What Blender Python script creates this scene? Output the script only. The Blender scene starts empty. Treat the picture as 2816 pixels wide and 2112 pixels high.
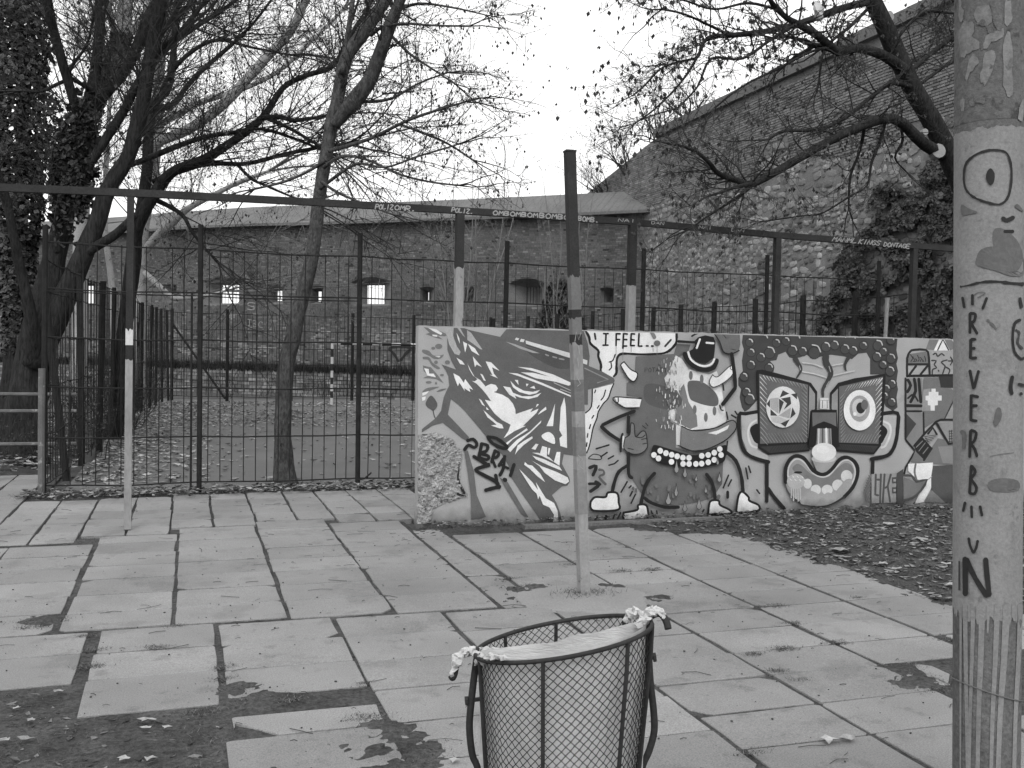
import bpy, math, random
import numpy as np
from mathutils import Vector, Matrix, noise
S = bpy.context.scene
COL = S.collection
rnd = random.Random(7)

# ------------------------------------------------------------------ camera
F = 2721.0                       # focal length in photograph pixels (2816 wide)
EYE = 1.6
RM = (Matrix.Rotation(math.radians(-18.2), 3, 'Z') @ Matrix.Rotation(math.radians(90 - 2.12), 3, 'X')
      @ Matrix.Rotation(math.radians(1.05), 3, 'Z'))
cam_d = bpy.data.cameras.new('camera')
cam = bpy.data.objects.new('camera', cam_d)
COL.objects.link(cam)
cam.matrix_world = Matrix.Translation((0, 0, EYE)) @ RM.to_4x4()
cam_d.sensor_fit = 'HORIZONTAL'; cam_d.sensor_width = 36.0
cam_d.lens = 36.0 * F / 2816.0
cam_d.clip_start = 0.05; cam_d.clip_end = 2000
S.camera = cam
# ------------------------------------------------------------------ sky and sun (overcast, black-and-white photograph)
SUN_EL, SUN_AZ = 48.0, 200.0     # azimuth measured from +Y towards +X
world = bpy.data.worlds.new('World'); S.world = world; world.use_nodes = True
nt = world.node_tree; nt.nodes.clear()
sky = nt.nodes.new('ShaderNodeTexSky'); sky.sky_type = 'NISHITA'; sky.sun_disc = False
sky.sun_elevation = math.radians(SUN_EL); sky.sun_rotation = math.radians(SUN_AZ)
sky.air_density = 1.6; sky.dust_density = 6.0; sky.ozone_density = 1.0
bw = nt.nodes.new('ShaderNodeRGBToBW')
mixc = nt.nodes.new('ShaderNodeMath'); mixc.operation = 'MULTIPLY_ADD'      # thin veil of even cloud over the sky
mixc.inputs[1].default_value = 0.45; mixc.inputs[2].default_value = 5.0
bg = nt.nodes.new('ShaderNodeBackground'); bg.inputs['Strength'].default_value = 0.15
out = nt.nodes.new('ShaderNodeOutputWorld')
nt.links.new(sky.outputs[0], bw.inputs[0]); nt.links.new(bw.outputs[0], mixc.inputs[0])
nt.links.new(mixc.outputs[0], bg.inputs['Color']); nt.links.new(bg.outputs[0], out.inputs['Surface'])
sun_d = bpy.data.lights.new('sun', 'SUN'); sun_d.energy = 0.6; sun_d.angle = math.radians(25)
sun_d.color = (1, 1, 1)
sun = bpy.data.objects.new('sun', sun_d); COL.objects.link(sun)
sv = Vector((math.sin(math.radians(SUN_AZ)) * math.cos(math.radians(SUN_EL)),
             math.cos(math.radians(SUN_AZ)) * math.cos(math.radians(SUN_EL)), math.sin(math.radians(SUN_EL))))
sun.rotation_euler = sv.to_track_quat('Z', 'Y').to_euler(); sun.location = sv * 40
vs = S.view_settings
vs.view_transform = 'Standard'; vs.look = 'None'; vs.gamma = 1.0; vs.exposure = 0.62     # exposed for the shade, the sky burns out
vs.use_curve_mapping = False

# ------------------------------------------------------------------ pixel -> place
def ray(u, v):
    return RM @ Vector(((u - 1408) / F, -(v - 1056) / F, -1.0))
O = Vector((0, 0, EYE))
def on_ground(u, v, z=0.0):
    d = ray(u, v); return O + d * ((z - EYE) / d.z)
def on_y(u, v, y):
    d = ray(u, v); return O + d * (y / d.y)
def on_x(u, v, x):
    d = ray(u, v); return O + d * (x / d.x)
FWD = RM @ Vector((0, 0, -1))
def zdepth(p): return (p - O).dot(FWD)

# ------------------------------------------------------------------ materials (all grey: the photograph is black and white)
MATS = {}
ALB = 0.70
def grey(name, base, rough=0.85, var=0.25, scale=6.0, fine=60.0, fvar=0.15, bump=0.25, bdist=0.01,
         tone=False, rand=0.0, spec=0.25, spots=None, dirt=None, stretch=None, trans=0.0):
    if name in MATS: return MATS[name]
    base = base * ALB
    m = bpy.data.materials.new(name); m.use_nodes = True
    n = m.node_tree.nodes; L = m.node_tree.links
    b = n['Principled BSDF']; b.inputs['Roughness'].default_value = rough
    b.inputs['Specular IOR Level'].default_value = spec
    geo = n.new('ShaderNodeNewGeometry'); pos = geo.outputs['Position']
    if stretch:
        mp = n.new('ShaderNodeMapping'); mp.inputs['Scale'].default_value = stretch
        L.new(pos, mp.inputs['Vector']); pos = mp.outputs['Vector']
    def nz(sc, det, r=0.6):
        t = n.new('ShaderNodeTexNoise'); t.inputs['Scale'].default_value = sc
        t.inputs['Detail'].default_value = det; t.inputs['Roughness'].default_value = r
        L.new(pos, t.inputs['Vector']); return t.outputs['Fac']
    def mth(op, a, b2, c=None):
        q = n.new('ShaderNodeMath'); q.operation = op
        for i, x in enumerate((a, b2, c)):
            if x is None: continue
            if isinstance(x, (int, float)): q.inputs[i].default_value = x
            else: L.new(x, q.inputs[i])
        return q.outputs[0]
    def rng(x, f0, f1, t0, t1):
        q = n.new('ShaderNodeMapRange')
        L.new(x, q.inputs['Value'])
        for k, val in zip(('From Min', 'From Max', 'To Min', 'To Max'), (f0, f1, t0, t1)): q.inputs[k].default_value = val
        return q.outputs[0]
    col = rng(nz(scale, 5), 0.25, 0.75, base * (1 - var), base * (1 + var))
    fn = nz(fine, 4, 0.7)
    col = mth('MULTIPLY', col, rng(fn, 0.25, 0.75, 1 - fvar, 1 + fvar))
    if tone:
        a = n.new('ShaderNodeAttribute'); a.attribute_name = 'tone'
        col = mth('MULTIPLY', col, a.outputs['Fac'])
    if rand:
        oi = n.new('ShaderNodeObjectInfo')
        col = mth('MULTIPLY', col, rng(oi.outputs['Random'], 0, 1, 1 - rand, 1 + rand))
    if spots:                                   # (scale, threshold, factor): stains and debris with a shape of their own
        for sc, th, fac in spots:
            col = mth('MULTIPLY', col, rng(nz(sc, 6, 0.65), th, th + 0.06, 1.0, fac))
    if dirt:                                    # splash dirt near the foot: (height, factor)
        sp = n.new('ShaderNodeSeparateXYZ'); L.new(geo.outputs['Position'], sp.inputs[0])
        hz = mth('ADD', sp.outputs['Z'], mth('MULTIPLY', nz(9, 5), dirt[0] * 1.6))
        col = mth('MULTIPLY', col, rng(hz, dirt[0] * 0.7, dirt[0] * 2.2, dirt[1], 1.0))
    L.new(col, b.inputs['Base Color'])
    if bump:
        bp = n.new('ShaderNodeBump'); bp.inputs['Strength'].default_value = bump
        bp.inputs['Distance'].default_value = bdist
        L.new(fn, bp.inputs['Height']); L.new(bp.outputs['Normal'], b.inputs['Normal'])
    MATS[name] = m
    return m
def lin(v):                                     # picture value 0..255 -> paint reflectance
    x = v / 255.0
    x = x / 12.92 if x <= 0.04045 else ((x + 0.055) / 1.055) ** 2.4
    return x

M_SLAB = grey('concrete_slab', 0.262, 0.9, 0.22, 1.2, 150, 0.45, 0.6, 0.004, rand=0.11, spots=[(2.3, 0.55, 0.84), (6, 0.60, 0.78), (15, 0.64, 0.75), (45, 0.64, 0.5)])
M_CONC = grey('concrete', 0.27, 0.9, 0.15, 2.0, 90, 0.25, 0.5, 0.005, spots=[(4, 0.6, 0.7)])
M_SOIL = grey('soil', 0.085, 1.0, 0.5, 3.5, 45, 0.6, 1.0, 0.02, spec=0.05, spots=[(14, 0.6, 0.5)])
M_DIRT = grey('packed_earth', 0.10, 1.0, 0.35, 1.2, 60, 0.5, 0.8, 0.015, spec=0.05)
M_COURT = grey('asphalt', 0.155, 0.95, 0.16, 0.8, 120, 0.22, 0.4, 0.004, spec=0.15, spots=[(2.5, 0.63, 0.8)])
M_LITTER = grey('dry_leaf', 0.25, 0.9, 0.3, 30, 90, 0.2, 0.2, tone=True, spec=0.1)
M_GRASS = grey('dry_grass', 0.10, 0.95, 0.3, 8, 60, 0.2, 0.0, tone=True, spec=0.1)
M_WALL = grey('painted_concrete', 0.40, 0.85, 0.12, 2.5, 140, 0.22, 0.6, 0.005, dirt=(0.13, 0.3), spots=[(5, 0.62, 0.85), (60, .70, .6)])
M_PAINT = grey('mural_paint', 0.97, 0.75, 0.16, 5.0, 140, 0.25, 0.55, 0.005, tone=True, dirt=(0.10, 0.3), spots=[(60, .68, .7), (8, .62, .86), (22, .66, 1.25)])
M_RUBBLE = grey('broken_concrete', 0.40, 0.95, 0.4, 14, 60, 0.5, 1.0, 0.02, spots=[(20, 0.57, 0.3), (55, .62, .5)])
M_STEEL = grey('dark_steel', 0.036, 0.75, 0.3, 5, 80, 0.35, 0.3, 0.003, spec=0.15)
M_RUST = grey('rusty_steel', 0.026, 0.85, 0.35, 12, 90, 0.35, 0.3, 0.003, spec=0.1)
M_LIGHTP = grey('pale_post_paint', 0.285, 0.7, 0.3, 5, 60, 0.2, 0.2, spots=[(13, 0.63, 0.3), (40, 0.68, 0.4)], stretch=(1, 1, 0.35))
M_BANDW = grey('white_band_paint', 0.62, 0.7, 0.1, 9, 60, 0.15, 0.2)
M_MARKW = grey('white_marker', 0.34, 0.7, 0.15, 20, 60, 0.2, 0.0)
M_MARKB = grey('black_marker', 0.022, 0.7, 0.2, 20, 60, 0.2, 0.0)
M_BRICK = grey('brick', 1.0, 0.95, 0.16, 0.6, 45, 0.25, 0.6, 0.01, tone=True, spec=0.1, spots=[(0.9, 0.60, 0.72)])
M_BRICKP = grey('brick_piece', 0.23, 0.95, 0.16, 0.6, 45, 0.25, 0.6, 0.01, rand=0.28, spec=0.1)
M_STONEP = grey('stone_piece', 0.27, 0.95, 0.2, 2.0, 40, 0.3, 0.8, 0.015, rand=0.45, spec=0.1)
M_MORTAR = grey('old_mortar', 0.21, 1.0, 0.35, 1.0, 30, 0.4, 0.8, 0.02, spec=0.05)
M_COPING = grey('coping_stone', 0.155, 0.95, 0.2, 0.6, 12, 0.25, 0.4, 0.01)
M_TALLCOP = grey('dark_coping', 0.16, 0.95, 0.2, 0.8, 20, 0.3, 0.5, 0.01)
M_BARK = grey('dark_bark', 0.034, 0.95, 0.35, 7, 38, 0.75, 1.0, 0.03, spec=0.08, stretch=(1, 1, 0.16))
M_BARKL = grey('leaning_bark', 0.085, 0.95, 0.35, 6, 34, 0.7, 1.0, 0.03, spec=0.08, stretch=(1, 1, 0.4), spots=[(6, 0.57, 0.55), (9, .66, 1.8)])
M_TWIG = grey('twig', 0.042, 0.95, 0.2, 3, 20, 0.2, 0.0, spec=0.1)
M_PALE = grey('pale_plane_bark', 0.40, 0.85, 0.15, 4, 40, 0.2, 0.3, spec=0.1, spots=[(7, 0.58, 0.6)])
M_PALETW = grey('grey_twig', 0.19, 0.9, 0.2, 3, 20, 0.2, 0.0, spec=0.1)
M_IVY = grey('ivy_leaf', 0.05, 0.55, 0.3, 4, 30, 0.2, 0.0, tone=True, spec=0.4)
M_SEED = grey('seed_cluster', 0.07, 0.9, 0.2, 4, 30, 0.2, 0.0, tone=True, spec=0.1)
M_BAG = grey('white_plastic', 0.52, 0.5, 0.14, 14, 50, 0.12, 0.5, 0.01, spec=0.4, stretch=(.5, .5, 1.6))
M_POLE = grey('pole_paint', 0.255, 0.8, 0.16, 5, 90, 0.24, 0.4, 0.004, spots=[(6, 0.58, 0.82), (17, 0.63, 0.68), (48, .68, .6)])
M_POLED = grey('bare_pole', 0.135, 0.9, 0.25, 7, 60, 0.45, 0.6, 0.006)
M_POLET = grey('flaking_pole', 0.13, 0.9, 0.25, 5, 60, 0.35, 0.6, 0.006, spots=[(9, 0.56, 0.5)])
M_POLEM = grey('pole_patch', 0.21, 0.9, 0.3, 9, 60, 0.3, 0.5, 0.004)
M_GREYP = grey('grey_spray', 0.13, 0.8, 0.12, 6, 60, 0.2, 0.0)
M_CUT = grey('cut_wood', 0.30, 0.9, 0.15, 12, 60, 0.2, 0.2)

# ------------------------------------------------------------------ mesh helpers
class MB:
    def __init__(s): s.v = []; s.f = []; s.t = []; s.tone = 1.0
    def add(s, vs_, fs):
        o = len(s.v); s.v.extend([tuple(p) for p in vs_]); s.t.extend([s.tone] * len(vs_))
        s.f.extend([tuple(i + o for i in f) for f in fs])
    def box(s, c, d, rot=None):
        c = Vector(c); h = [x / 2 for x in d]
        P = [Vector((x * h[0], y * h[1], z * h[2])) for x in (-1, 1) for y in (-1, 1) for z in (-1, 1)]
        if rot is not None: P = [rot @ p for p in P]
        s.add([c + p for p in P], [(0, 1, 3, 2), (4, 6, 7, 5), (0, 4, 5, 1), (2, 3, 7, 6), (0, 2, 6, 4), (1, 5, 7, 3)])
    def bar(s, a, b, w, d=None):                # rectangular bar from a to b
        a = Vector(a); b = Vector(b); d = d or w; ax = (b - a)
        z = ax.normalized(); x = Vector((1, 0, 0)) if abs(z.x) < 0.8 else Vector((0, 1, 0))
        y = z.cross(x).normalized(); x = y.cross(z)
        P = [p + x * (i * w / 2) + y * (j * d / 2) for p in (a, b) for i, j in ((-1, -1), (1, -1), (1, 1), (-1, 1))]
        s.add(P, [(0, 1, 2, 3)[::-1], (4, 5, 6, 7), (0, 1, 5, 4), (1, 2, 6, 5), (2, 3, 7, 6), (3, 0, 4, 7)])
    def tube(s, pts, rad, n=6, cap=True, rough=0.0):
        k = len(pts)
        if isinstance(rad, (int, float)): rad = [rad] * k
        pts = [Vector(p) for p in pts]
        up = None; P = []
        for i in range(k):
            t = (pts[min(i + 1, k - 1)] - pts[max(i - 1, 0)])
            if t.length < 1e-9: t = Vector((0, 0, 1))
            t.normalize()
            if up is None:
                up = Vector((0.31, 0.95, 0)) if abs(t.z) > 0.5 else Vector((0, 0, 1))
            a = up - t * up.dot(t)
            if a.length < 1e-6: a = t.orthogonal()
            a.normalize(); b = t.cross(a); up = a
            for j in range(n):
                th = 2 * math.pi * j / n
                r = rad[i] * (1 + (rough * noise.noise(Vector((pts[i].x * 5 + math.cos(th) * 1.3, pts[i].y * 5 + math.sin(th) * 1.3, pts[i].z * 3))) if rough else 0))
                P.append(pts[i] + (a * math.cos(th) + b * math.sin(th)) * r)
        fs = [(i * n + j, i * n + (j + 1) % n, (i + 1) * n + (j + 1) % n, (i + 1) * n + j) for i in range(k - 1) for j in range(n)]
        if cap: fs += [tuple(range(n))[::-1], tuple(range((k - 1) * n, k * n))]
        s.add(P, fs)
    def mesh(s, name, smooth=False):
        me = bpy.data.meshes.new(name); me.from_pydata(s.v, [], s.f)
        a = me.attributes.new('tone', 'FLOAT', 'POINT'); a.data.foreach_set('value', s.t)
        if smooth: me.polygons.foreach_set('use_smooth', [True] * len(me.polygons))
        me.update(); return me
    def build(s, name, mat, parent=None, smooth=False, loc=None, kind=None):
        o = bpy.data.objects.new(name, s.mesh(name, smooth)); COL.objects.link(o)
        o.data.materials.append(mat)
        if parent is not None: o.parent = parent
        if loc is not None: o.location = loc
        if kind: o['kind'] = kind
        return o
def inst(name, me, mat, parent, loc=(0, 0, 0), rot=(0, 0, 0), scale=(1, 1, 1)):
    o = bpy.data.objects.new(name, me); COL.objects.link(o)
    if mat and not me.materials: me.materials.append(mat)
    o.parent = parent; o.location = loc; o.rotation_euler = rot; o.scale = scale
    return o
def thing(name, label, cat, group=None, loc=(0, 0, 0)):
    o = bpy.data.objects.new(name, None); COL.objects.link(o); o.location = loc; o.empty_display_size = 0.2
    o['label'] = label; o['category'] = cat
    if group: o['group'] = group
    return o
def tag(o, label, cat, group=None, kind=None):
    if label: o['label'] = label
    if cat: o['category'] = cat
    if group: o['group'] = group
    if kind: o['kind'] = kind
    return o
def at_base(root, objs):                         # keep world geometry while the Empty sits at the thing's base
    for o in objs:
        o.location = Vector(o.location) - Vector(root.location)
def spline(pts, closed=False, sub=4):
    P = [Vector(p) for p in pts]; n = len(P); R = []
    if n < 3: return P
    for i in range(n if closed else n - 1):
        p0 = P[(i - 1) % n] if closed or i > 0 else P[i]
        p1 = P[i]; p2 = P[(i + 1) % n]
        p3 = P[(i + 2) % n] if closed or i + 2 < n else p2
        for k in range(sub):
            t = k / sub
            R.append(0.5 * ((2 * p1) + (p2 - p0) * t + (2 * p0 - 5 * p1 + 4 * p2 - p3) * t * t + (3 * p1 - p0 - 3 * p2 + p3) * t ** 3))
    if not closed: R.append(P[-1])
    return R
def ribbon(mb, pts, w, mapf, off, sub=4, taper=None, jit=0.0):
    """flat painted stroke: pts in picture coordinates, laid on a surface by mapf(u, v, offset)"""
    P = spline([Vector((p[0], p[1])) for p in pts], False, sub) if len(pts) > 2 and sub > 1 else [Vector((p[0], p[1])) for p in pts]
    if len(P) == 2: P = [P[0], P[0].lerp(P[1], 0.5), P[1]]
    def dirn(i):
        d = P[min(i + 1, len(P) - 1)] - P[max(i - 1, 0)]
        return d.normalized() if d.length > 1e-6 else Vector((1, 0))
    L = []; m = len(P)
    d0 = dirn(0); d1 = dirn(m - 1)
    L += [(P[0] - d0 * w * 0.45, d0, 0.35 * w), (P[0] - d0 * w * 0.25, d0, 0.8 * w)]
    for i, p in enumerate(P):
        ww = w * (taper[0] + (taper[1] - taper[0]) * i / (m - 1)) if taper else w
        if jit: ww *= 1 + rnd.uniform(-jit, jit)
        L.append((p, dirn(i), ww))
    we = w * taper[1] if taper else w
    L += [(P[-1] + d1 * we * 0.25, d1, 0.8 * we), (P[-1] + d1 * we * 0.45, d1, 0.35 * we)]
    V = []
    for i, (p, d, ww) in enumerate(L):
        nrm = Vector((-d.y, d.x)) * ww / 2; oo = off + 0.00008 * i / len(L)
        V.append(mapf(p.x + nrm.x, p.y + nrm.y, oo)); V.append(mapf(p.x - nrm.x, p.y - nrm.y, oo))
    mb.add(V, [(2 * i, 2 * i + 1, 2 * i + 3, 2 * i + 2) for i in range(len(L) - 1)])
# simple stroke letters on a unit box (x right, y down)
GL = {'A': [[(0, 1), (.5, 0), (1, 1)], [(.2, .62), (.8, .62)]], 'B': [[(0, 0), (0, 1), (.8, .9), (.85, .65), (.1, .5), (.8, .35), (.7, .05), (0, 0)]],
      'C': [[(1, .15), (.5, 0), (.05, .4), (.2, .9), (1, .9)]], 'D': [[(0, 0), (0, 1), (.8, .8), (.9, .3), (0, 0)]],
      'E': [[(1, 0), (0, 0), (0, 1), (1, 1)], [(0, .5), (.8, .5)]], 'G': [[(1, .15), (.3, .05), (0, .5), (.3, 1), (1, .9), (1, .55), (.6, .55)]],
      'I': [[(.5, 0), (.5, 1)]], 'K': [[(0, 0), (0, 1)], [(.9, 0), (.1, .5), (1, 1)]], 'L': [[(0, 0), (0, 1), (1, .9)]],
      'M': [[(0, 1), (.15, 0), (.5, .6), (.85, 0), (1, 1)]], 'N': [[(0, 1), (.1, 0), (.9, 1), (1, 0)]],
      'O': [[(.5, 0), (0, .4), (.2, 1), (.8, 1), (1, .4), (.5, 0)]], 'P': [[(0, 1), (0, 0), (.9, .1), (.8, .5), (0, .55)]],
      'R': [[(0, 1), (0, 0), (.9, .1), (.8, .5), (0, .5), (1, 1)]], 'S': [[(1, .1), (.2, 0), (.1, .4), (.9, .6), (.8, 1), (0, .9)]],
      'T': [[(0, 0), (1, 0)], [(.5, 0), (.5, 1)]], 'V': [[(0, 0), (.5, 1), (1, 0)]], 'Z': [[(0, 0), (1, 0), (0, 1), (1, 1)]],
      'J': [[(.8, 0), (.8, .9), (.1, .9)]], '.': [[(.4, .95), (.6, .95)]], ' ': []}
def write(mb, text, u0, v0, u1, v1, h, w, mapf, off, gap=0.22, slant=0.0):
    n = len(text); 
    for i, ch in enumerate(text):
        cw = (u1 - u0) / n
        for st in GL.get(ch, []):
            pts = [(u0 + cw * (i + x * (1 - gap)) + slant * (1 - y) * h, v0 + (v1 - v0) * (i + x * (1 - gap)) / n + y * h) for x, y in st]
            off += 0.00012
            ribbon(mb, pts, w, mapf, off, sub=2)

# ================================================================== THE SETTING
# ---- ground: one sheet with the dry ditch before the old fort wall
def gz(x, y):
    k = min(max((y - 29.4) / 1.2, 0), 1)
    return -0.045 - 0.9 * k * k * (3 - 2 * k)
gx = [-400, -60, -20, -8] + [-6 + i for i in range(27)] + [24, 40, 90, 400]
gy = [-60, -10, 0] + [2 + i for i in range(27)] + [29.2 + 0.15 * i for i in range(12)] + [32, 36, 45, 60, 90, 160, 600]
g = MB(); g.add([(x, y, gz(x, y)) for y in gy for x in gx],
                [(j * len(gx) + i, j * len(gx) + i + 1, (j + 1) * len(gx) + i + 1, (j + 1) * len(gx) + i) for j in range(len(gy) - 1) for i in range(len(gx) - 1)])
g.build('ground', M_DIRT, kind='structure')
# ---- ball court surface
c = MB(); nx = 12; ny = 20
c.add([(-1.25 + 10.05 * i / nx, 11.35 + 17.9 * j / ny, -0.028 + 0.006 * noise.noise(Vector((i * .7, j * .7, 3)))) for j in range(ny + 1) for i in range(nx + 1)],
      [(j * (nx + 1) + i, j * (nx + 1) + i + 1, (j + 1) * (nx + 1) + i + 1, (j + 1) * (nx + 1) + i) for j in range(ny) for i in range(nx)])
c.build('court_surface', M_COURT, kind='structure')

# ---- pavement of concrete slabs, each its own piece
pave = MB()
pave.add([(-3.2, 2.0, -0.020), (5.6, 2.0, -0.020), (5.6, 8.5, -0.020), (1.9, 8.5, -0.020), (1.9, 10.9, -0.020), (-1.4, 10.9, -0.020), (-1.4, 13, -0.020), (-3.2, 13, -0.020)], [tuple(range(8))])
pavement = pave.build('pavement', grey('joint_earth', 0.075, 1.0, 0.4, 9, 60, 0.5, 0.8, 0.01, spec=0.05), kind='structure')
def slab(x0, x1, y0, y1, dz=0.0, gap=0.006, chip=None):
    cx, cy = (x0 + x1) / 2, (y0 + y1) / 2
    hx, hy = (x1 - x0) / 2 - gap * rnd.uniform(.2, .9), (y1 - y0) / 2 - rnd.choice((.003, .004, .006, .008))
    ring = []
    cor = [(-hx, -hy), (hx, -hy), (hx, hy), (-hx, hy)]
    cut = [rnd.uniform(.004, .016) for _ in range(4)]
    for i in range(4):
        if rnd.random() < 0.10: cut[i] = rnd.uniform(.03, .075)
    if chip is not None: cut[chip] = rnd.uniform(.12, .18)
    for i in range(4):
        a = Vector(cor[i]); b = Vector(cor[(i + 1) % 4]); d = (b - a); Ln = d.length; d.normalize(); nrm = Vector((d.y, -d.x))
        for t in (cut[i], Ln * 0.5, Ln - cut[(i + 1) % 4]):
            p = a + d * t + nrm * rnd.uniform(-.006, .003); ring.append(p)
    n = len(ring); e = 0.003
    V = [(p.x * (1 - e / hx), p.y * (1 - e / hy), 0) for p in ring] + [(p.x, p.y, -0.0025) for p in ring] + [(p.x, p.y, -0.05) for p in ring]
    f = [tuple(range(n))] + [(n + i, n + (i + 1) % n, (i + 1) % n, i) for i in range(n)] + [(2 * n + i, 2 * n + (i + 1) % n, n + (i + 1) % n, n + i) for i in range(n)]
    mb = MB(); mb.add(V, f)
    o = mb.build('paving_slab', M_SLAB, pavement, loc=(cx, cy, dz + rnd.uniform(-.0025, .0025)))
    o.rotation_euler = (rnd.uniform(-.005, .005), rnd.uniform(-.004, .004), rnd.uniform(-.008, .008))
    return o
def column(x0, x1, ys, **k):
    for a, b in zip(ys[:-1], ys[1:]):
        slab(x0 + rnd.uniform(-.006, .006), x1 + rnd.uniform(-.006, .006), a, b, **k)
def steps(a, b, s):
    n = max(1, round((b - a) / s)); return [a + (b - a) * i / n for i in range(n + 1)]
# left field of 60 x 40 slabs
for x0, x1 in ((-2.5, -1.89), (-1.89, -1.28), (-1.28, -0.69)): column(x0, x1, steps(5.84, 8.32, .413))
column(-0.66, -0.07, [5.85, 6.22, 6.66, 7.09, 7.49, 7.93, 8.33, 8.62])
column(-0.055, 0.57, [5.85, 6.25, 6.67, 7.08, 7.5, 7.92, 8.33, 8.62, 8.88])
column(0.585, 1.19, [5.81, 6.22, 6.64, 7.05, 7.46, 7.88, 8.29, 8.7, 9.06])
column(1.205, 1.84, [5.77, 6.18, 6.61, 7.01, 7.40, 7.77, 8.19, 8.45, 8.86])
# near field
for x0, x1 in ((-2.4, -1.75), (-1.75, -1.1), (-1.1, -0.50)): column(x0, x1, [4.95, 5.42, 5.82])
column(-0.44, 0.155, [4.5, 4.98, 5.4, 5.82]); column(0.18, 0.815, [4.56, 4.96, 5.38, 5.79])
slab(0.19, 0.815, 4.08, 4.33, chip=0); slab(0.155, 0.81, 3.66, 4.06, dz=.006); column(0.17, 0.81, [2.42, 2.83, 3.24, 3.64])
column(0.83, 1.46, [2.42, 2.83, 3.25, 3.67, 4.08, 4.49, 4.92, 5.36, 5.76])
column(1.475, 2.12, [2.42, 2.83, 3.24, 3.65, 4.07, 4.48, 4.9, 5.31, 5.71])
# right field
RR = [2.2, 2.6, 3.0, 3.43, 3.8, 4.2, 4.57, 4.95, 5.36, 5.74, 6.1, 6.46, 6.88, 7.29, 7.69, 8.08]
column(2.14, 2.74, RR)
column(2.76, 3.4, RR); column(3.42, 4.05, RR[:4]); slab(3.42, 4.05, 4.2, 4.57); slab(3.42, 3.66, 3.84, 4.16, chip=1); column(3.42, 4.05, RR[6:])
column(4.07, 4.68, RR[:5]); slab(4.12, 4.68, 4.22, 4.55, chip=0); column(4.07, 4.68, RR[6:15]); column(4.7, 5.3, RR[:8])
# narrow concrete strip between the fields
for a, b in ((5.74, 6.6), (6.61, 7.5), (7.51, 8.4)): slab(1.862, 2.115, a, b, dz=-.006)
# upper field of smaller slabs towards the court fence
UX = [-2.58, -2.22, -1.87, -1.52, -1.17, -.83, -.47, -.13, .23, .6, .97, 1.31, 1.66, 2.0, 2.36]
for x0, x1 in zip(UX[:-1], UX[1:]):
    xc = (x0 + x1) / 2
    lo = 8.42 if xc < -.67 else 8.66 if xc < -.06 else 8.92 if xc < .57 else 9.1 if xc < 1.19 else 8.9 if xc < 1.9 else 8.75
    hi = 12.75 if xc < -1.5 else 10.64 + 0.1 * rnd.random() + (.15 if xc > 0 else 0)
    column(x0 + .006, x1 - .006, steps(lo, hi, .42))

# ---- bare soil beds
def soil_bed(name, poly_fn, x0, x1, y0, y1, res, hfn, mat=M_SOIL):
    nx = int((x1 - x0) / res); ny = int((y1 - y0) / res); mb = MB(); idx = {}
    V = []; Fc = []
    for j in range(ny + 1):
        for i in range(nx + 1):
            x = x0 + (x1 - x0) * i / nx; y = y0 + (y1 - y0) * j / ny
            V.append((x, y, hfn(x, y)))
    for j in range(ny):
        for i in range(nx):
            x = x0 + (x1 - x0) * (i + .5) / nx; y = y0 + (y1 - y0) * (j + .5) / ny
            if poly_fn(x, y): a = j * (nx + 1) + i; Fc.append((a, a + 1, a + nx + 2, a + nx + 1))
    mb.add(V, Fc); return mb.build(name, mat, kind='structure', smooth=True)
def fbm(x, y, s, o=4):
    return noise.fractal(Vector((x * s, y * s, 1.7)), 1.0, 2.0, o)
def edge_r(y):                                   # ragged edge between slabs and the right-hand soil
    return 4.62 + 0.10 * noise.noise(Vector((y * 2.1, 0, 0))) + (0.10 if 5.5 < y < 6.3 else 0) + max(0, 5.25 - y) * 0.9 - max(0, y - 7.55) * 2.2
def h_right(x, y):
    k = min(max((x - edge_r(y)) / 0.5, -1), 1)
    return 0.002 + 0.014 * k - 0.012 * min(max((y - 7.6) / .8, 0), 1) + 0.016 * fbm(x, y, 3.5) + 0.009 * fbm(x, y, 18)
soil_bed('soil_bed', lambda x, y: True, 3.0, 10.5, 4.2, 8.49, 0.035, lambda x, y: h_right(x, y) if x > edge_r(y) - .12 else -0.05)
def left_in(x, y): return y < (4.93 if x < -.47 else 4.47 if x < .17 else 4.0 if x < .0 else 1.9)
soil_bed('soil_bed', lambda x, y: left_in(x, y), -3.2, 0.175, 2.0, 5.0, 0.03,
         lambda x, y: -0.024 + 0.02 * fbm(x, y, 3.0) + 0.010 * fbm(x, y, 16))
soil_bed('soil_strip', lambda x, y: True, -1.75, 9.0, 10.62, 11.45, 0.04,
         lambda x, y: -0.03 + 0.022 * max(0, 1 - abs(y - 11.0) / .42) + 0.02 * fbm(x, y, 4) + 0.008 * fbm(x, y, 17), M_SOIL)
soil_bed('soil_bank', lambda x, y: True, -9.0, -1.2, 12.7, 30.0, 0.16,
         lambda x, y: -0.03 + 0.08 * fbm(x, y, .9) + 0.10 * min(max((-1.6 - x) * .5, 0), 1.5), M_DIRT)

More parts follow.
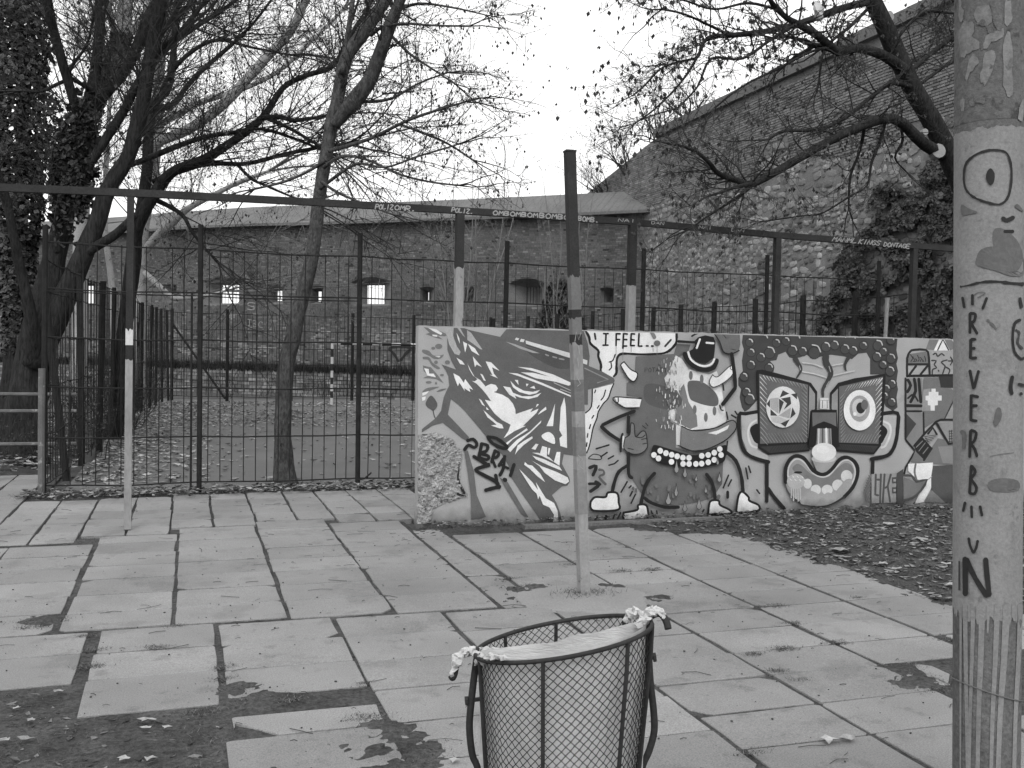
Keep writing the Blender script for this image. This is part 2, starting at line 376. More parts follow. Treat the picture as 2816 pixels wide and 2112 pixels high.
# ================================================================== PAINTED WALL
WY = 8.50; WX0, WX1, WH, WT = 1.93, 9.2, 1.775, 0.10
wall = thing('painted_wall', 'low concrete wall covered with cartoon murals beside the slab pavement', 'wall', loc=(WX0, WY, 0))
mb = MB(); n = 120
top = [WH + 0.006 * noise.noise(Vector((i * .9, 0, 0))) + 0.004 * rnd.uniform(-1, 1) for i in range(n + 1)]
xs = [WX0 + (WX1 - WX0) * i / n for i in range(n + 1)]
def lx(i, z): return xs[i] + (0.012 * noise.noise(Vector((0, z * 7, 2))) if i == 0 else 0)
rows = [-0.25, .2, .5, .9, 1.2, 1.5]
V = []
for i in range(n + 1):
    for z in rows + [top[i]]: V.append((lx(i, z), WY, z))
    for z in [top[i] - .003] + rows[::-1]: V.append((lx(i, z), WY + WT, z))
m_ = 2 * (len(rows) + 1)
Fc = [(i * m_ + k, (i + 1) * m_ + k, (i + 1) * m_ + k + 1, i * m_ + k + 1) for i in range(n) for k in range(m_ - 1)]
Fc += [tuple(range(m_)), tuple(range(n * m_, n * m_ + m_))[::-1]]
mb.add([(x - WX0, y - WY, z) for x, y, z in V], Fc); mb.build('wall_slab', M_WALL, wall)
k_ = MB(); k_.box((3.85 - WX0, 8.27 - WY, 0.0), (2.0, 0.09, 0.05))
k_.build('kerb_strip', grey('dirty_kerb', .15, .95, .3, 5, 60, .4), wall)

PK = 1.18                                         # picture value -> paint reflectance on this shaded face
def wallmap(u, v, off):
    p = on_y(u, v, WY); return (p.x - WX0, -0.0012 - off, min(p.z, WH - .012))
TILE = {1: (1140, 880), 3: (1560, 880), 5: (2010, 880), 7: (2263, 880)}
class Fig:
    def __init__(s, tile): s.o = TILE[tile]; s.k = 0; s.mb = None
    def part(s, name):
        s.flush(); s.mb = MB(); s.name = name; return s
    def flush(s):
        if s.mb and s.mb.f: s.mb.build(s.name, M_PAINT, wall)
        s.mb = None
    def px(s, p): return (s.o[0] + p[0] / 4.0, s.o[1] + p[1] / 4.0)
    def tone(s, v): s.mb.tone = min(lin(v) ** 1.13 * 1.40, 0.84)
    def P(s, val, pts, sm=False, ol=None, ow=12):      # filled shape, optional dark outline
        s.k += 1; s.tone(val)
        q = [s.px(p) for p in pts]
        if sm: q = [(p.x, p.y) for p in spline([Vector(a) for a in q], True, 4)]
        s.mb.add([wallmap(u, v, s.k * .00012) for u, v in q], [tuple(range(len(q)))])
        if ol is not None: s.S(ol, ow, list(pts) + [pts[0]], sub=4 if sm else 1)
    def E(s, val, cx, cy, rx, ry, ol=None, ow=8, n=20):
        s.P(val, [(cx + rx * math.cos(2 * math.pi * i / n), cy + ry * math.sin(2 * math.pi * i / n)) for i in range(n)], False, ol, ow)
    def S(s, val, w, pts, sub=3, taper=None, jit=0.06):
        s.k += 1; s.tone(val)
        ribbon(s.mb, [s.px(p) for p in pts], w / 4.0, wallmap, s.k * .00012, sub, taper, jit)
    def SS(s, val, w, many, **k):
        for q in many: s.S(val, w, q, **k)
def up(pts, dy=720): return [(x, y + dy) for x, y in pts]

# ---------------- first mural: hatted face in profile
f = Fig(1); f.part('painted_leaf_pattern')
f.P(112, [(100, 70), (170, 90), (300, 130), (375, 165), (330, 180), (250, 170), (310, 215), (230, 195), (120, 155), (165, 140)])
f.P(205, [(150, 85), (240, 105), (305, 145), (290, 165), (200, 120)]); f.P(200, [(195, 160), (250, 165), (250, 185), (200, 178)])
f.P(112, [(90, 325), (160, 340), (200, 385), (260, 395), (320, 380), (290, 420), (220, 430), (170, 400), (90, 360)], True)
f.P(205, [(225, 400), (285, 398), (270, 412)]); f.P(112, [(95, 405), (160, 410), (200, 470), (280, 525), (250, 540), (190, 500), (150, 440), (95, 430)], True)
f.P(112, [(90, 500), (180, 520), (250, 600), (320, 695), (240, 650), (150, 640), (90, 640), (150, 610), (100, 560)])
f.P(205, [(105, 530), (155, 540), (160, 590), (210, 590), (235, 630), (140, 610)])
f.P(112, [(90, 780), (150, 745), (270, 735), (200, 765), (100, 805)], True); f.P(105, [(240, 790), (290, 760), (350, 755), (300, 780)], True)
for c_ in [(265, 290, 40, 28), (205, 310, 22, 16), (235, 465, 20, 20), (155, 685, 32, 14), (235, 695, 12, 14), (360, 465, 28, 22), (300, 605, 22, 12), (635, 240, 12, 14)]:
    f.E(112, *c_)
f.P(205, [(85, 800), (160, 780), (130, 815), (85, 835)]); f.P(205, [(80, 850), (125, 840), (115, 880), (85, 890)])
f.P(90, [(120, 920), (180, 830), (250, 920), (220, 990), (170, 980)], True); f.S(80, 10, [(200, 980), (215, 1050), (240, 1110)])
f.part('painted_hatted_head')
f.P(97, [(1010, 85), (1740, 85), (1860, 85), (1905, 260), (1925, 400), (1915, 505), (2060, 565), (2190, 640), (2200, 665), (2190, 690), (1905, 765),
         (1905, 930), (1750, 930), (1750, 1490), (1640, 1475), (1620, 1580), (1650, 1640), (1700, 1730), (1708, 1775), (1680, 1820), (1620, 1830),
         (1510, 1925), (1560, 2010), (1600, 2120), (1625, 2230), (1390, 2210), (1180, 1910), (1060, 1730), (1030, 1600), (960, 1480), (800, 1300),
         (720, 1200), (560, 1010), (480, 930), (400, 870), (365, 1040), (480, 1160), (600, 1290), (570, 1330), (520, 1300), (310, 1130), (200, 1160),
         (80, 1235), (80, 1200), (230, 1080), (290, 1000), (320, 850), (345, 790), (380, 720), (370, 620), (340, 550), (295, 488), (455, 545), (400, 440),
         (362, 330), (358, 205), (425, 190), (430, 75), (545, 72), (600, 110), (940, 185)])
f.P(160, [(330, 70), (400, 90), (432, 200), (465, 290), (505, 350), (490, 388), (440, 372), (380, 270), (358, 190), (330, 110)])
f.P(160, [(470, 75), (500, 78), (555, 190), (530, 170)]); f.P(160, [(575, 110), (620, 140), (745, 325), (720, 320), (640, 260), (580, 220)])
f.P(82, [(1230, 300), (1740, 450), (1740, 520), (1560, 530), (1300, 400)], True); f.S(78, 14, [(1230, 275), (1740, 440)], sub=1)
f.part('painted_hat_band')
f.P(190, [(1220, 225), (1740, 372), (1740, 428), (1225, 262)]); f.P(190, [(1115, 193), (1150, 203), (1135, 226), (1102, 216)])
f.P(190, [(1170, 206), (1210, 216), (1196, 246), (1156, 236)]); f.P(190, [(1850, 428), (1900, 445), (1895, 492), (1850, 476)])
f.P(150, [(1000, 238), (1100, 265), (1250, 320), (1375, 366), (1300, 362), (1150, 312)]); f.SS(140, 16, [[(1440, 380), (1470, 392)], [(1520, 405), (1560, 415)], [(1590, 425), (1640, 435)]])
f.S(135, 14, [(1870, 530), (2130, 655), (2010, 690)], sub=1)
f.part('painted_face_highlights')
for q in ([(630, 670), (660, 675), (690, 650), (640, 610), (600, 540), (580, 478), (620, 560), (660, 625), (720, 660), (780, 732), (800, 718), (840, 702), (890, 715),
           (915, 750), (900, 780), (870, 792), (960, 820), (1030, 860), (1080, 920), (1105, 980), (1110, 1035), (1300, 970), (1270, 1015), (1362, 975), (1340, 1020),
           (1190, 1165), (1225, 1163), (1100, 1220), (978, 1300), (1030, 1220), (1055, 1150), (960, 1100), (880, 1030), (820, 950), (772, 878), (840, 892), (790, 820), (740, 760), (680, 700)],
          [(720, 590), (745, 600), (782, 668), (760, 665)], [(780, 455), (840, 465), (932, 558), (850, 520), (870, 590), (915, 642), (820, 600), (855, 605), (820, 540)],
          [(638, 400), (738, 518), (680, 490), (662, 520)], [(530, 235), (578, 262), (555, 358)], [(585, 262), (660, 310), (712, 392), (640, 350), (625, 340)],
          [(458, 413), (520, 450), (550, 492), (500, 485)], [(425, 585), (490, 620), (540, 690), (555, 650), (642, 768), (600, 750), (612, 792), (545, 750), (552, 782), (490, 690), (475, 730), (440, 640)],
          [(460, 140), (490, 200), (497, 262), (475, 210)], [(1030, 580), (1130, 588), (1400, 690), (1745, 842), (1745, 858), (1400, 716), (1150, 620)],
          [(1130, 515), (1280, 528), (1520, 598), (1745, 702), (1690, 722), (1560, 682), (1330, 640), (1165, 575), (1300, 580), (1480, 622), (1330, 570)],
          [(1050, 668), (1110, 730), (1200, 778), (1300, 790), (1378, 768), (1340, 805), (1260, 822), (1150, 792), (1080, 740)],
          [(972, 728), (1050, 742), (1080, 800), (1180, 838), (1290, 838), (1392, 800), (1350, 845), (1250, 870), (1150, 850), (1100, 830), (1117, 867), (1040, 820)],
          [(1098, 658), (1135, 660), (1141, 714)], [(1222, 700), (1252, 703), (1230, 732)], [(1265, 745), (1312, 723), (1326, 757)],
          [(1644, 850), (1660, 950), (1670, 1200), (1675, 1407), (1600, 1385), (1590, 1300), (1622, 1270), (1590, 1212), (1605, 960)],
          [(1542, 918), (1520, 1167), (1448, 1167), (1500, 1050)], [(1345, 922), (1366, 928), (1330, 962)], [(1442, 953), (1447, 985), (1353, 1042), (1380, 1005)],
          [(753, 988), (800, 1030), (900, 1120), (960, 1150), (977, 1192), (930, 1190), (838, 1160), (900, 1150), (800, 1070)],
          [(703, 863), (730, 880), (772, 948), (740, 930)], [(785, 955), (816, 988), (790, 986)], [(1003, 1352), (1230, 1190), (1242, 1210), (1080, 1310), (1018, 1372)],
          [(1018, 1422), (1120, 1320), (1260, 1230), (1392, 1103), (1385, 1130), (1280, 1232), (1140, 1350), (1050, 1452)],
          [(1100, 1482), (1130, 1380), (1200, 1330), (1290, 1278), (1296, 1300), (1200, 1372), (1130, 1440)], [(1330, 1360), (1360, 1365), (1325, 1427), (1283, 1415)],
          [(1400, 1385), (1455, 1400), (1450, 1512), (1373, 1475)], [(1470, 1405), (1490, 1410), (1475, 1482), (1460, 1475)], [(1560, 1450), (1600, 1450), (1590, 1602), (1528, 1560)],
          [(1292, 1490), (1420, 1530), (1590, 1612), (1620, 1658), (1480, 1602), (1330, 1530)], up([(1290, 738), (1360, 740), (1480, 790), (1530, 840), (1400, 775)]),
          up([(1285, 825), (1400, 890), (1560, 950), (1680, 1010), (1697, 1055), (1655, 1085), (1540, 1042), (1430, 962), (1370, 885)]),
          up([(1210, 840), (1240, 870), (1290, 880), (1380, 970), (1432, 1062), (1350, 1000), (1260, 912), (1203, 872)]),
          up([(1148, 918), (1200, 970), (1290, 1060), (1355, 1150), (1330, 1062), (1440, 1240), (1530, 1290), (1570, 1380), (1580, 1500), (1520, 1500), (1530, 1420),
              (1480, 1340), (1410, 1310), (1372, 1212), (1355, 1252), (1340, 1190), (1290, 1142), (1230, 1050)])):
    f.P(214, q)
f.P(214, [(1393, 1272), (1430, 1242), (1480, 1233), (1530, 1280), (1537, 1362), (1450, 1330), (1410, 1305)], True)
f.SS(165, 10, [[(1530, 690), (1745, 790)], [(1600, 760), (1745, 815)]], sub=1)
f.part('painted_coat_lines')
f.P(102, up([(540, 700), (585, 720), (650, 950), (680, 1200), (780, 1440), (700, 1460), (620, 1470), (615, 1200), (580, 950)]))
f.P(100, up([(930, 1010), (1020, 1060), (1120, 1230), (1250, 1450), (1180, 1420), (1060, 1230)]))
f.part('black_spray_tag')
for q, w in (([(580, 605), (640, 590), (682, 640), (655, 682), (590, 655), (548, 705)], 36), ([(735, 640), (705, 790)], 40), ([(735, 640), (800, 660), (785, 720), (715, 740)], 36),
             ([(710, 745), (810, 775), (790, 815), (705, 790)], 36), ([(880, 715), (845, 840)], 36), ([(880, 715), (925, 745), (895, 790), (850, 800), (885, 890)], 32),
             ([(990, 780), (925, 880)], 34), ([(985, 780), (975, 900), (935, 985)], 34), ([(930, 860), (1025, 910)], 28), ([(800, 565), (900, 580), (1015, 672), (975, 688), (860, 640), (805, 575)], 34),
             ([(1090, 868), (1050, 990)], 36), ([(985, 1032), (995, 1040)], 44), ([(650, 780), (770, 855), (820, 872), (740, 895), (668, 925), (740, 975), (890, 1055), (925, 1120)], 40),
             ([(930, 1110), (850, 1130), (780, 1150)], 42), ([(888, 985), (905, 1080)], 36)):
    f.S(38, w, up(q), jit=.12)
f.flush()

# ---------------- second mural: cartoon creature with a bowler hat and a speech bubble
f = Fig(3); f.part('painted_speech_bubble')
f.P(216, [(190, 92), (245, 190), (260, 260), (340, 330), (335, 400), (370, 480), (370, 565), (500, 630), (545, 590), (550, 420), (600, 372), (1050, 378), (1150, 320), (1195, 240), (1198, 98)])
f.P(214, [(275, 762), (500, 705), (490, 760), (455, 850), (400, 910), (340, 1000), (320, 1080), (280, 1180), (260, 1280), (240, 1380), (213, 1475), (200, 1300), (195, 1030), (265, 950), (270, 850)])
f.SS(38, 26, [[(190, 95), (240, 190), (255, 260), (340, 335), (340, 400), (370, 490), (365, 560)], [(1200, 102), (1200, 230), (1170, 290), (1100, 350), (1000, 372), (800, 378), (610, 370), (552, 410), (540, 500), (540, 580), (512, 618)]], jit=.2)
f.SS(42, 14, [[(510, 700), (480, 770), (450, 860), (395, 920), (340, 1010), (325, 1080), (285, 1180), (262, 1290), (240, 1390), (213, 1462)], [(275, 760), (265, 950), (200, 1022)],
              [(420, 770), (400, 840), (370, 880)], [(350, 940), (330, 970)], [(525, 380), (500, 445), (460, 462)], [(480, 470), (485, 520), (460, 550)], [(290, 1050), (270, 1080)],
              [(255, 1150), (242, 1195)], [(225, 1250), (218, 1290)], [(215, 1350), (210, 1390)], [(310, 770), (300, 800)]])
f.SS(60, 22, [[(300, 150), (310, 210)], [(1138, 218), (1075, 288)]])
f.part('bubble_lettering')
f.SS(32, 19, [[(425, 150), (420, 275)], [(398, 150), (448, 150)], [(392, 277), (446, 276)], [(537, 150), (535, 280)], [(545, 151), (580, 152)], [(545, 214), (574, 215)],
              [(617, 150), (610, 310)], [(626, 151), (658, 154)], [(622, 214), (653, 216)], [(620, 286), (650, 286)], [(702, 150), (695, 280)], [(710, 151), (738, 154)],
              [(707, 216), (734, 220)], [(705, 281), (735, 281)], [(787, 150), (780, 285)], [(790, 287), (818, 286)], [(868, 284), (886, 285)], [(926, 286), (942, 286)]], sub=1)
f.SS(120, 5, [[(535, 290), (532, 440)], [(612, 320), (608, 440)], [(700, 290), (700, 350)], [(940, 300), (942, 350)], [(985, 290), (983, 480)]], sub=1)
f.S(125, 44, [(925, 125), (955, 190)], sub=1); f.E(108, 985, 255, 36, 32)
f.part('painted_creature_body')
f.P(104, [(750, 400), (1170, 372), (1200, 262), (1350, 272), (1330, 345), (1200, 420), (1120, 560), (1062, 640), (1100, 760), (1200, 770), (1260, 870), (1250, 960), (1122, 990), (1130, 1120), (1190, 1150),
          (1190, 1400), (1360, 1460), (1720, 1380), (1700, 1800), (1600, 1950), (1450, 2000), (1200, 2040), (950, 2020), (850, 1960), (780, 1860), (680, 1700), (650, 1400), (690, 1000), (750, 860), (800, 842), (650, 832), (650, 690), (740, 660), (740, 560)])
f.P(204, [(1190, 390), (1260, 430), (1330, 540), (1450, 570), (1560, 600), (1640, 560), (1690, 700), (1710, 850), (1745, 1080), (1740, 1120), (1600, 1190), (1350, 1210), (1240, 1160), (1135, 1100), (1125, 990), (1252, 960),
          (1262, 870), (1202, 772), (1102, 762), (1065, 640), (1122, 560)])
f.P(122, [(1280, 700), (1330, 900), (1420, 1050), (1430, 1170), (1350, 1200), (1250, 1150), (1180, 1100), (1190, 960), (1262, 900), (1220, 780)])
f.P(200, [(1192, 1145), (1245, 1165), (1235, 1380), (1195, 1370)])
f.P(90, [(850, 720), (950, 700), (1100, 740), (1220, 820), (1262, 900), (1200, 970), (1080, 982), (900, 930), (840, 850)], True)
f.P(98, [(1320, 690), (1400, 665), (1500, 690), (1620, 790), (1660, 880), (1640, 942), (1540, 942), (1400, 900), (1340, 850)], True)
for cx, cy in ((1355, 610), (1475, 650), (1398, 985), (1520, 1070), (1615, 1000)): f.E(112, cx, cy, 21, 50)
for ch, x in zip('POTATO', range(850, 1090, 40)):
    for st in GL[ch]: f.S(72, 8, [(x + p[0] * 30, 525 + p[1] * 46) for p in st], sub=1)
gm = random.Random(12)
for k in range(150):                              # worn brush dabs where the pale half meets the dark half
    x = gm.gauss(1150, 70); y = gm.uniform(400, 1180); f.S(gm.choice((110, 120, 150, 195, 205)), gm.uniform(5, 12), [(x, y), (x + gm.uniform(-8, 8), y + gm.uniform(10, 45))], sub=1)
for k in range(26):
    x = gm.uniform(700, 1680); y = gm.uniform(1650, 1980); f.S(gm.choice((108, 112, 98)), gm.uniform(14, 40), [(x, y), (x + gm.uniform(-10, 10), y + gm.uniform(10, 50))], sub=1)
f.part('painted_fingers_and_hand')
f.P(208, [(610, 458), (680, 540), (758, 590), (722, 672), (660, 640), (590, 530), (575, 490)], True, 45, 13)
f.P(210, [(508, 848), (700, 858), (800, 872), (780, 955), (620, 958), (530, 900)], False); f.SS(45, 13, [[(800, 858), (700, 856), (510, 845), (500, 890), (620, 962), (740, 965)], [(545, 855), (545, 900), (520, 905)]])
f.P(208, [(1580, 600), (1640, 622), (1780, 500), (1812, 540), (1792, 610), (1700, 690), (1590, 737), (1545, 680)], True, 60, 10); f.E(212, 1793, 522, 18, 24, 60, 8)
f.P(106, [(1600, 138), (1690, 142), (1712, 122), (1880, 147), (1886, 270), (1870, 330), (1780, 368), (1700, 350), (1660, 240)]); f.S(45, 14, [(1600, 150), (1660, 245), (1700, 350), (1780, 374), (1872, 335)]); f.SS(60, 9, [[(1690, 150), (1730, 200)], [(1790, 320), (1830, 330)]])
f.S(36, 40, [(1790, 372), (1805, 480), (1822, 600), (1830, 735)], sub=2); f.S(36, 42, [(1826, 750), (1692, 925)], sub=1)
f.S(38, 38, [(720, 1002), (560, 1062), (375, 1150)], sub=2); f.S(38, 38, [(362, 1172), (450, 1250), (560, 1320)], sub=2)
f.S(40, 26, [(592, 1250), (572, 1330), (572, 1440)]); f.S(205, 20, [(602, 1280), (600, 1400)])
f.P(114, [(620, 1290), (672, 1252), (682, 1140), (705, 1132), (722, 1160), (735, 1282), (800, 1222), (845, 1232), (862, 1330), (862, 1400), (800, 1460), (700, 1470), (608, 1410)], True, 48, 12)
f.SS(50, 10, [[(745, 1285), (800, 1290), (840, 1262)], [(800, 1310), (850, 1300)], [(815, 1360), (860, 1350)], [(650, 1408), (710, 1420)], [(810, 1160), (850, 1190)], [(845, 1130), (870, 1160)]])
f.part('painted_bowler_hat')
f.P(36, [(1380, 232), (1420, 190), (1500, 168), (1590, 188), (1612, 240), (1602, 350), (1592, 420), (1500, 482), (1400, 452), (1308, 352), (1360, 322), (1390, 280)])
f.S(36, 50, [(1275, 372), (1310, 450), (1400, 522), (1500, 547), (1590, 522), (1625, 445)], jit=.12); f.S(212, 22, [(1312, 352), (1340, 430), (1420, 490), (1500, 506), (1570, 480), (1598, 430)])
f.SS(212, 22, [[(1440, 212), (1405, 308)], [(1512, 250), (1588, 256)]], sub=1); f.S(38, 28, [(1205, 235), (1385, 246)], sub=1)
f.SS(45, 20, [[(1342, 130), (1370, 116)], [(1352, 178), (1418, 137)]], sub=1)
f.part('painted_mouth_and_teeth')
f.P(118, [(1240, 1172), (1350, 1212), (1500, 1207), (1640, 1177), (1760, 1110), (1822, 1112), (1842, 1172), (1800, 1242), (1700, 1330), (1500, 1420), (1350, 1432), (1230, 1382)], False)
f.SS(45, 13, [[(1242, 1165), (1350, 1212), (1500, 1205), (1640, 1172), (1760, 1108), (1822, 1110), (1842, 1170), (1800, 1245), (1700, 1332), (1500, 1422), (1350, 1435), (1205, 1375)]])
f.P(205, [(1528, 1240), (1640, 1210), (1762, 1150), (1740, 1200), (1620, 1257)])
f.P(32, [(920, 1390), (960, 1372), (1100, 1412), (1350, 1482), (1500, 1452), (1722, 1370), (1722, 1500), (1690, 1562), (1560, 1602), (1400, 1622), (1200, 1602), (1050, 1582), (960, 1542), (908, 1480)], True)
for cx, cy in ((1005, 1435), (1067, 1460), (1130, 1478), (1190, 1495), (1253, 1510), (1320, 1512), (1460, 1490), (1530, 1480), (1597, 1455), (1657, 1415), (935, 1480), (985, 1518), (1127, 1555), (1255, 1578), (1320, 1578), (1395, 1578), (1458, 1575), (1530, 1560), (1595, 1533), (1670, 1480)):
    f.E(208, cx, cy, 31, 33, n=10)
f.SS(40, 16, [[(1740, 1330), (1725, 1480)], [(1690, 700), (1700, 770)], [(1730, 1010), (1745, 1090)], [(1655, 935), (1670, 985), (1692, 990)]], sub=2)
f.part('painted_limbs_and_shoes')
f.SS(38, 38, [[(655, 1062), (650, 1230)], [(655, 1462), (655, 1680), (690, 1730)], [(650, 1592), (550, 1662), (500, 1780), (470, 1920)], [(940, 1682), (870, 1762), (820, 1880), (790, 2022)],
              [(1512, 1692), (1570, 1782), (1600, 1900), (1602, 1990)], [(1732, 1452), (1830, 1542), (1890, 1702), (1910, 1880)], [(832, 1952), (900, 2002), (1050, 2050), (1200, 2052)]], jit=.12)
for q in ([(240, 1990), (290, 1942), (400, 1942), (430, 1892), (530, 1900), (547, 2000), (540, 2080), (300, 2092), (240, 2060)], [(600, 2112), (750, 2082), (760, 2030), (850, 2032), (872, 2150), (860, 2172), (640, 2212), (600, 2180)],
          [(1530, 2112), (1550, 1990), (1640, 1980), (1660, 2030), (1760, 2080), (1772, 2120), (1540, 2132)], [(1840, 2060), (1860, 1930), (1900, 1882), (1970, 1940), (1980, 1982), (2080, 2030), (2070, 2092), (1860, 2112)]):
    f.P(214, q, True, 36, 24)
f.SS(42, 18, [[(300, 1412), (440, 1370)], [(350, 1500), (420, 1452)], [(432, 1522), (490, 1490)], [(440, 1592), (500, 1575), (540, 1540)], [(572, 1888), (640, 1772)], [(660, 1840), (682, 1818)], [(670, 1930), (696, 1880)],
              [(682, 2008), (730, 1910)], [(1692, 1840), (1750, 1702)], [(1747, 1820), (1782, 1752)], [(1940, 1622), (1962, 1742)], [(1970, 1602), (1992, 1672)], [(1782, 1042), (1832, 1072)], [(1822, 1002), (1842, 1032)],
              [(2060, 1862), (2090, 1902)], [(262, 2218), (312, 2160)], [(480, 2190), (497, 2142)], [(532, 2180), (567, 2112)], [(902, 2092), (932, 2170)], [(962, 2092), (967, 2132)], [(1460, 2110), (1480, 2080)]], sub=1)
f.SS(40, 32, [[(1740, 1885), (1740, 1945)], [(408, 2150), (406, 2198)]], sub=1)
f.part('painted_drops')
for cx, cy, a, b in ((1180, 1600, 25, 75), (1272, 1660, 22, 65), (1395, 1730, 15, 36), (1650, 1720, 22, 55), (1630, 1540, 14, 48), (1175, 1860, 20, 70), (1090, 1950, 30, 70), (1500, 1850, 16, 45), (1270, 2040, 25, 60), (1425, 2010, 28, 65)):
    f.P(142, [(cx, cy - b), (cx + a * .55, cy), (cx + a, cy + b * .45), (cx + a * .6, cy + b * .9), (cx, cy + b), (cx - a * .6, cy + b * .9), (cx - a, cy + b * .45), (cx - a * .55, cy)], True, 62, 6)
f.part('black_arrow_tag')
f.SS(42, 34, [[(225, 1620), (300, 1598), (262, 1700)], [(222, 1795), (335, 1800), (235, 1878)], [(292, 1772), (338, 1800)]], jit=.2); f.SS(95, 26, [[(330, 1640), (375, 1650), (380, 1690), (330, 1720), (400, 1800)]], jit=.2)
f.SS(50, 12, [[(215, 1510), (270, 1470), (350, 1490), (340, 1530), (215, 1520)]])
f.flush()

# ---------------- third mural: curly-haired face with box goggles
f = Fig(5); f.part('painted_curly_hair')
f.P(70, [(130, 160), (120, 250), (140, 320), (120, 450), (130, 560), (80, 640), (80, 720), (110, 760), (95, 850), (120, 960), (150, 1010), (200, 980), (290, 880), (290, 560), (470, 572), (472, 500), (430, 452), (500, 442), (520, 382),
         (600, 350), (640, 410), (680, 422), (760, 412), (830, 380), (900, 430), (990, 402), (1100, 382), (1180, 392), (1250, 402), (1330, 432), (1400, 370), (1490, 360), (1530, 430), (1530, 600), (1662, 600), (1662, 850), (1700, 950), (1780, 1002),
         (1832, 960), (1820, 850), (1837, 760), (1820, 680), (1837, 560), (1820, 480), (1837, 420), (1820, 330), (1832, 185), (1100, 158)])
HL = [(380, 180, 1), (215, 225, 1), (510, 230, 1), (615, 210, 1), (735, 182, 1), (230, 335, 1), (440, 325, 2), (340, 385, 1.2), (230, 470, 1.2), (430, 500, 1.2), (690, 305, 1.6), (800, 320, 1.2), (935, 310, 2.6), (1055, 268, 1.4), (1150, 250, 1.3),
                 (1265, 292, 1.4), (1355, 312, 1.2), (1465, 262, .9), (1630, 248, 1.7), (1685, 325, .8), (1770, 395, 1.4), (1615, 378, 1.3), (1760, 535, 1.4), (1680, 470, .8), (1778, 680, 1), (1715, 732, 1), (1695, 815, .8), (1775, 880, 1), (180, 768, 1.2),
                 (218, 840, 1.7), (150, 602, 1), (1765, 200, 1), (985, 168, .8), (1240, 178, .8), (1345, 186, .8)]
for x, y, s_ in HL:
    if y < 195: continue
    f.E(76, x - 8 * s_, y + 20 * s_, 40 + 10 * s_, 40 + 10 * s_, 50, 7, 14)
for x, y, s_ in HL:
    f.S(178, 13, [(x - 18 * s_, y - 14 * s_), (x + 6 * s_, y - 8 * s_), (x + 17 * s_, y + 16 * s_)])
f.part('painted_forehead')
f.SS(182, 14, [[(780, 470), (900, 485), (1000, 522)], [(780, 570), (900, 590), (1040, 632)], [(1110, 612), (1250, 580), (1350, 560)], [(1110, 500), (1220, 480)]])
for q, w in (([(700, 425), (735, 480), (765, 545), (715, 635)], 55), ([(1035, 400), (1040, 470), (1092, 570), (1062, 660), (1005, 755), (1005, 840)], 78), ([(1285, 410), (1245, 490), (1258, 555)], 44)):
    f.S(66, w, q, taper=(1, .3))
f.S(170, 7, [(745, 505), (758, 550)]); f.S(160, 8, [(1070, 510), (1088, 570)]); f.S(160, 7, [(1072, 672), (1040, 725)])
f.part('painted_ears')
f.P(164, [(105, 1050), (285, 1020), (285, 1430), (400, 1490), (400, 1552), (180, 1472), (115, 1300)]); f.P(164, [(1650, 1042), (1812, 1050), (1802, 1250), (1762, 1400), (1700, 1480), (1560, 1492), (1640, 1380)])
f.SS(192, 22, [[(270, 1102), (205, 1150), (180, 1250), (210, 1370), (275, 1402)], [(1662, 1112), (1735, 1150), (1745, 1250), (1690, 1380), (1645, 1402)]])
f.P(34, [(295, 1150), (230, 1160), (200, 1210), (230, 1300), (260, 1345), (302, 1340)], True); f.P(34, [(1640, 1165), (1690, 1180), (1712, 1230), (1680, 1300), (1652, 1350), (1625, 1340)], True)
f.SS(36, 40, [[(280, 1008), (150, 1030), (82, 1042), (85, 1250), (118, 1400), (180, 1480), (290, 1530), (405, 1560)], [(386, 1580), (386, 1990)], [(1660, 1030), (1822, 1022), (1822, 1200), (1800, 1350), (1740, 1468), (1640, 1510), (1535, 1527)], [(1552, 1545), (1547, 1680)], [(400, 1850), (470, 1950), (570, 2065)]], jit=.08)
f.part('painted_goggles')
f.P(36, [(272, 552), (330, 545), (480, 580), (700, 640), (870, 690), (940, 790), (935, 990), (850, 1442), (400, 1482), (290, 1402)]); f.P(36, [(1080, 800), (1170, 690), (1350, 640), (1692, 590), (1682, 870), (1640, 1380), (1560, 1477), (1130, 1442), (1150, 1000), (1085, 990)])
f.P(104, [(300, 592), (840, 712), (830, 1340), (312, 1360)]); f.P(104, [(1180, 732), (1662, 622), (1612, 1362), (1176, 1346)])
f.P(138, [(852, 722), (915, 812), (915, 980), (862, 1002), (838, 1330)]); f.P(138, [(1100, 822), (1166, 752), (1162, 1200), (1145, 1000), (1096, 980)])
f.P(62, [(312, 1392), (820, 1362), (872, 1420), (420, 1462)]); f.P(62, [(1160, 1362), (1610, 1385), (1555, 1455), (1140, 1420)])
for i in range(14):
    f.S(52, 8, [(420 + i * 30, 1448 - i * 2), (465 + i * 30, 1380 - i * 2)], sub=1); f.S(52, 8, [(1180 + i * 26, 1370 + i * 2), (1215 + i * 26, 1428 + i * 2)], sub=1)
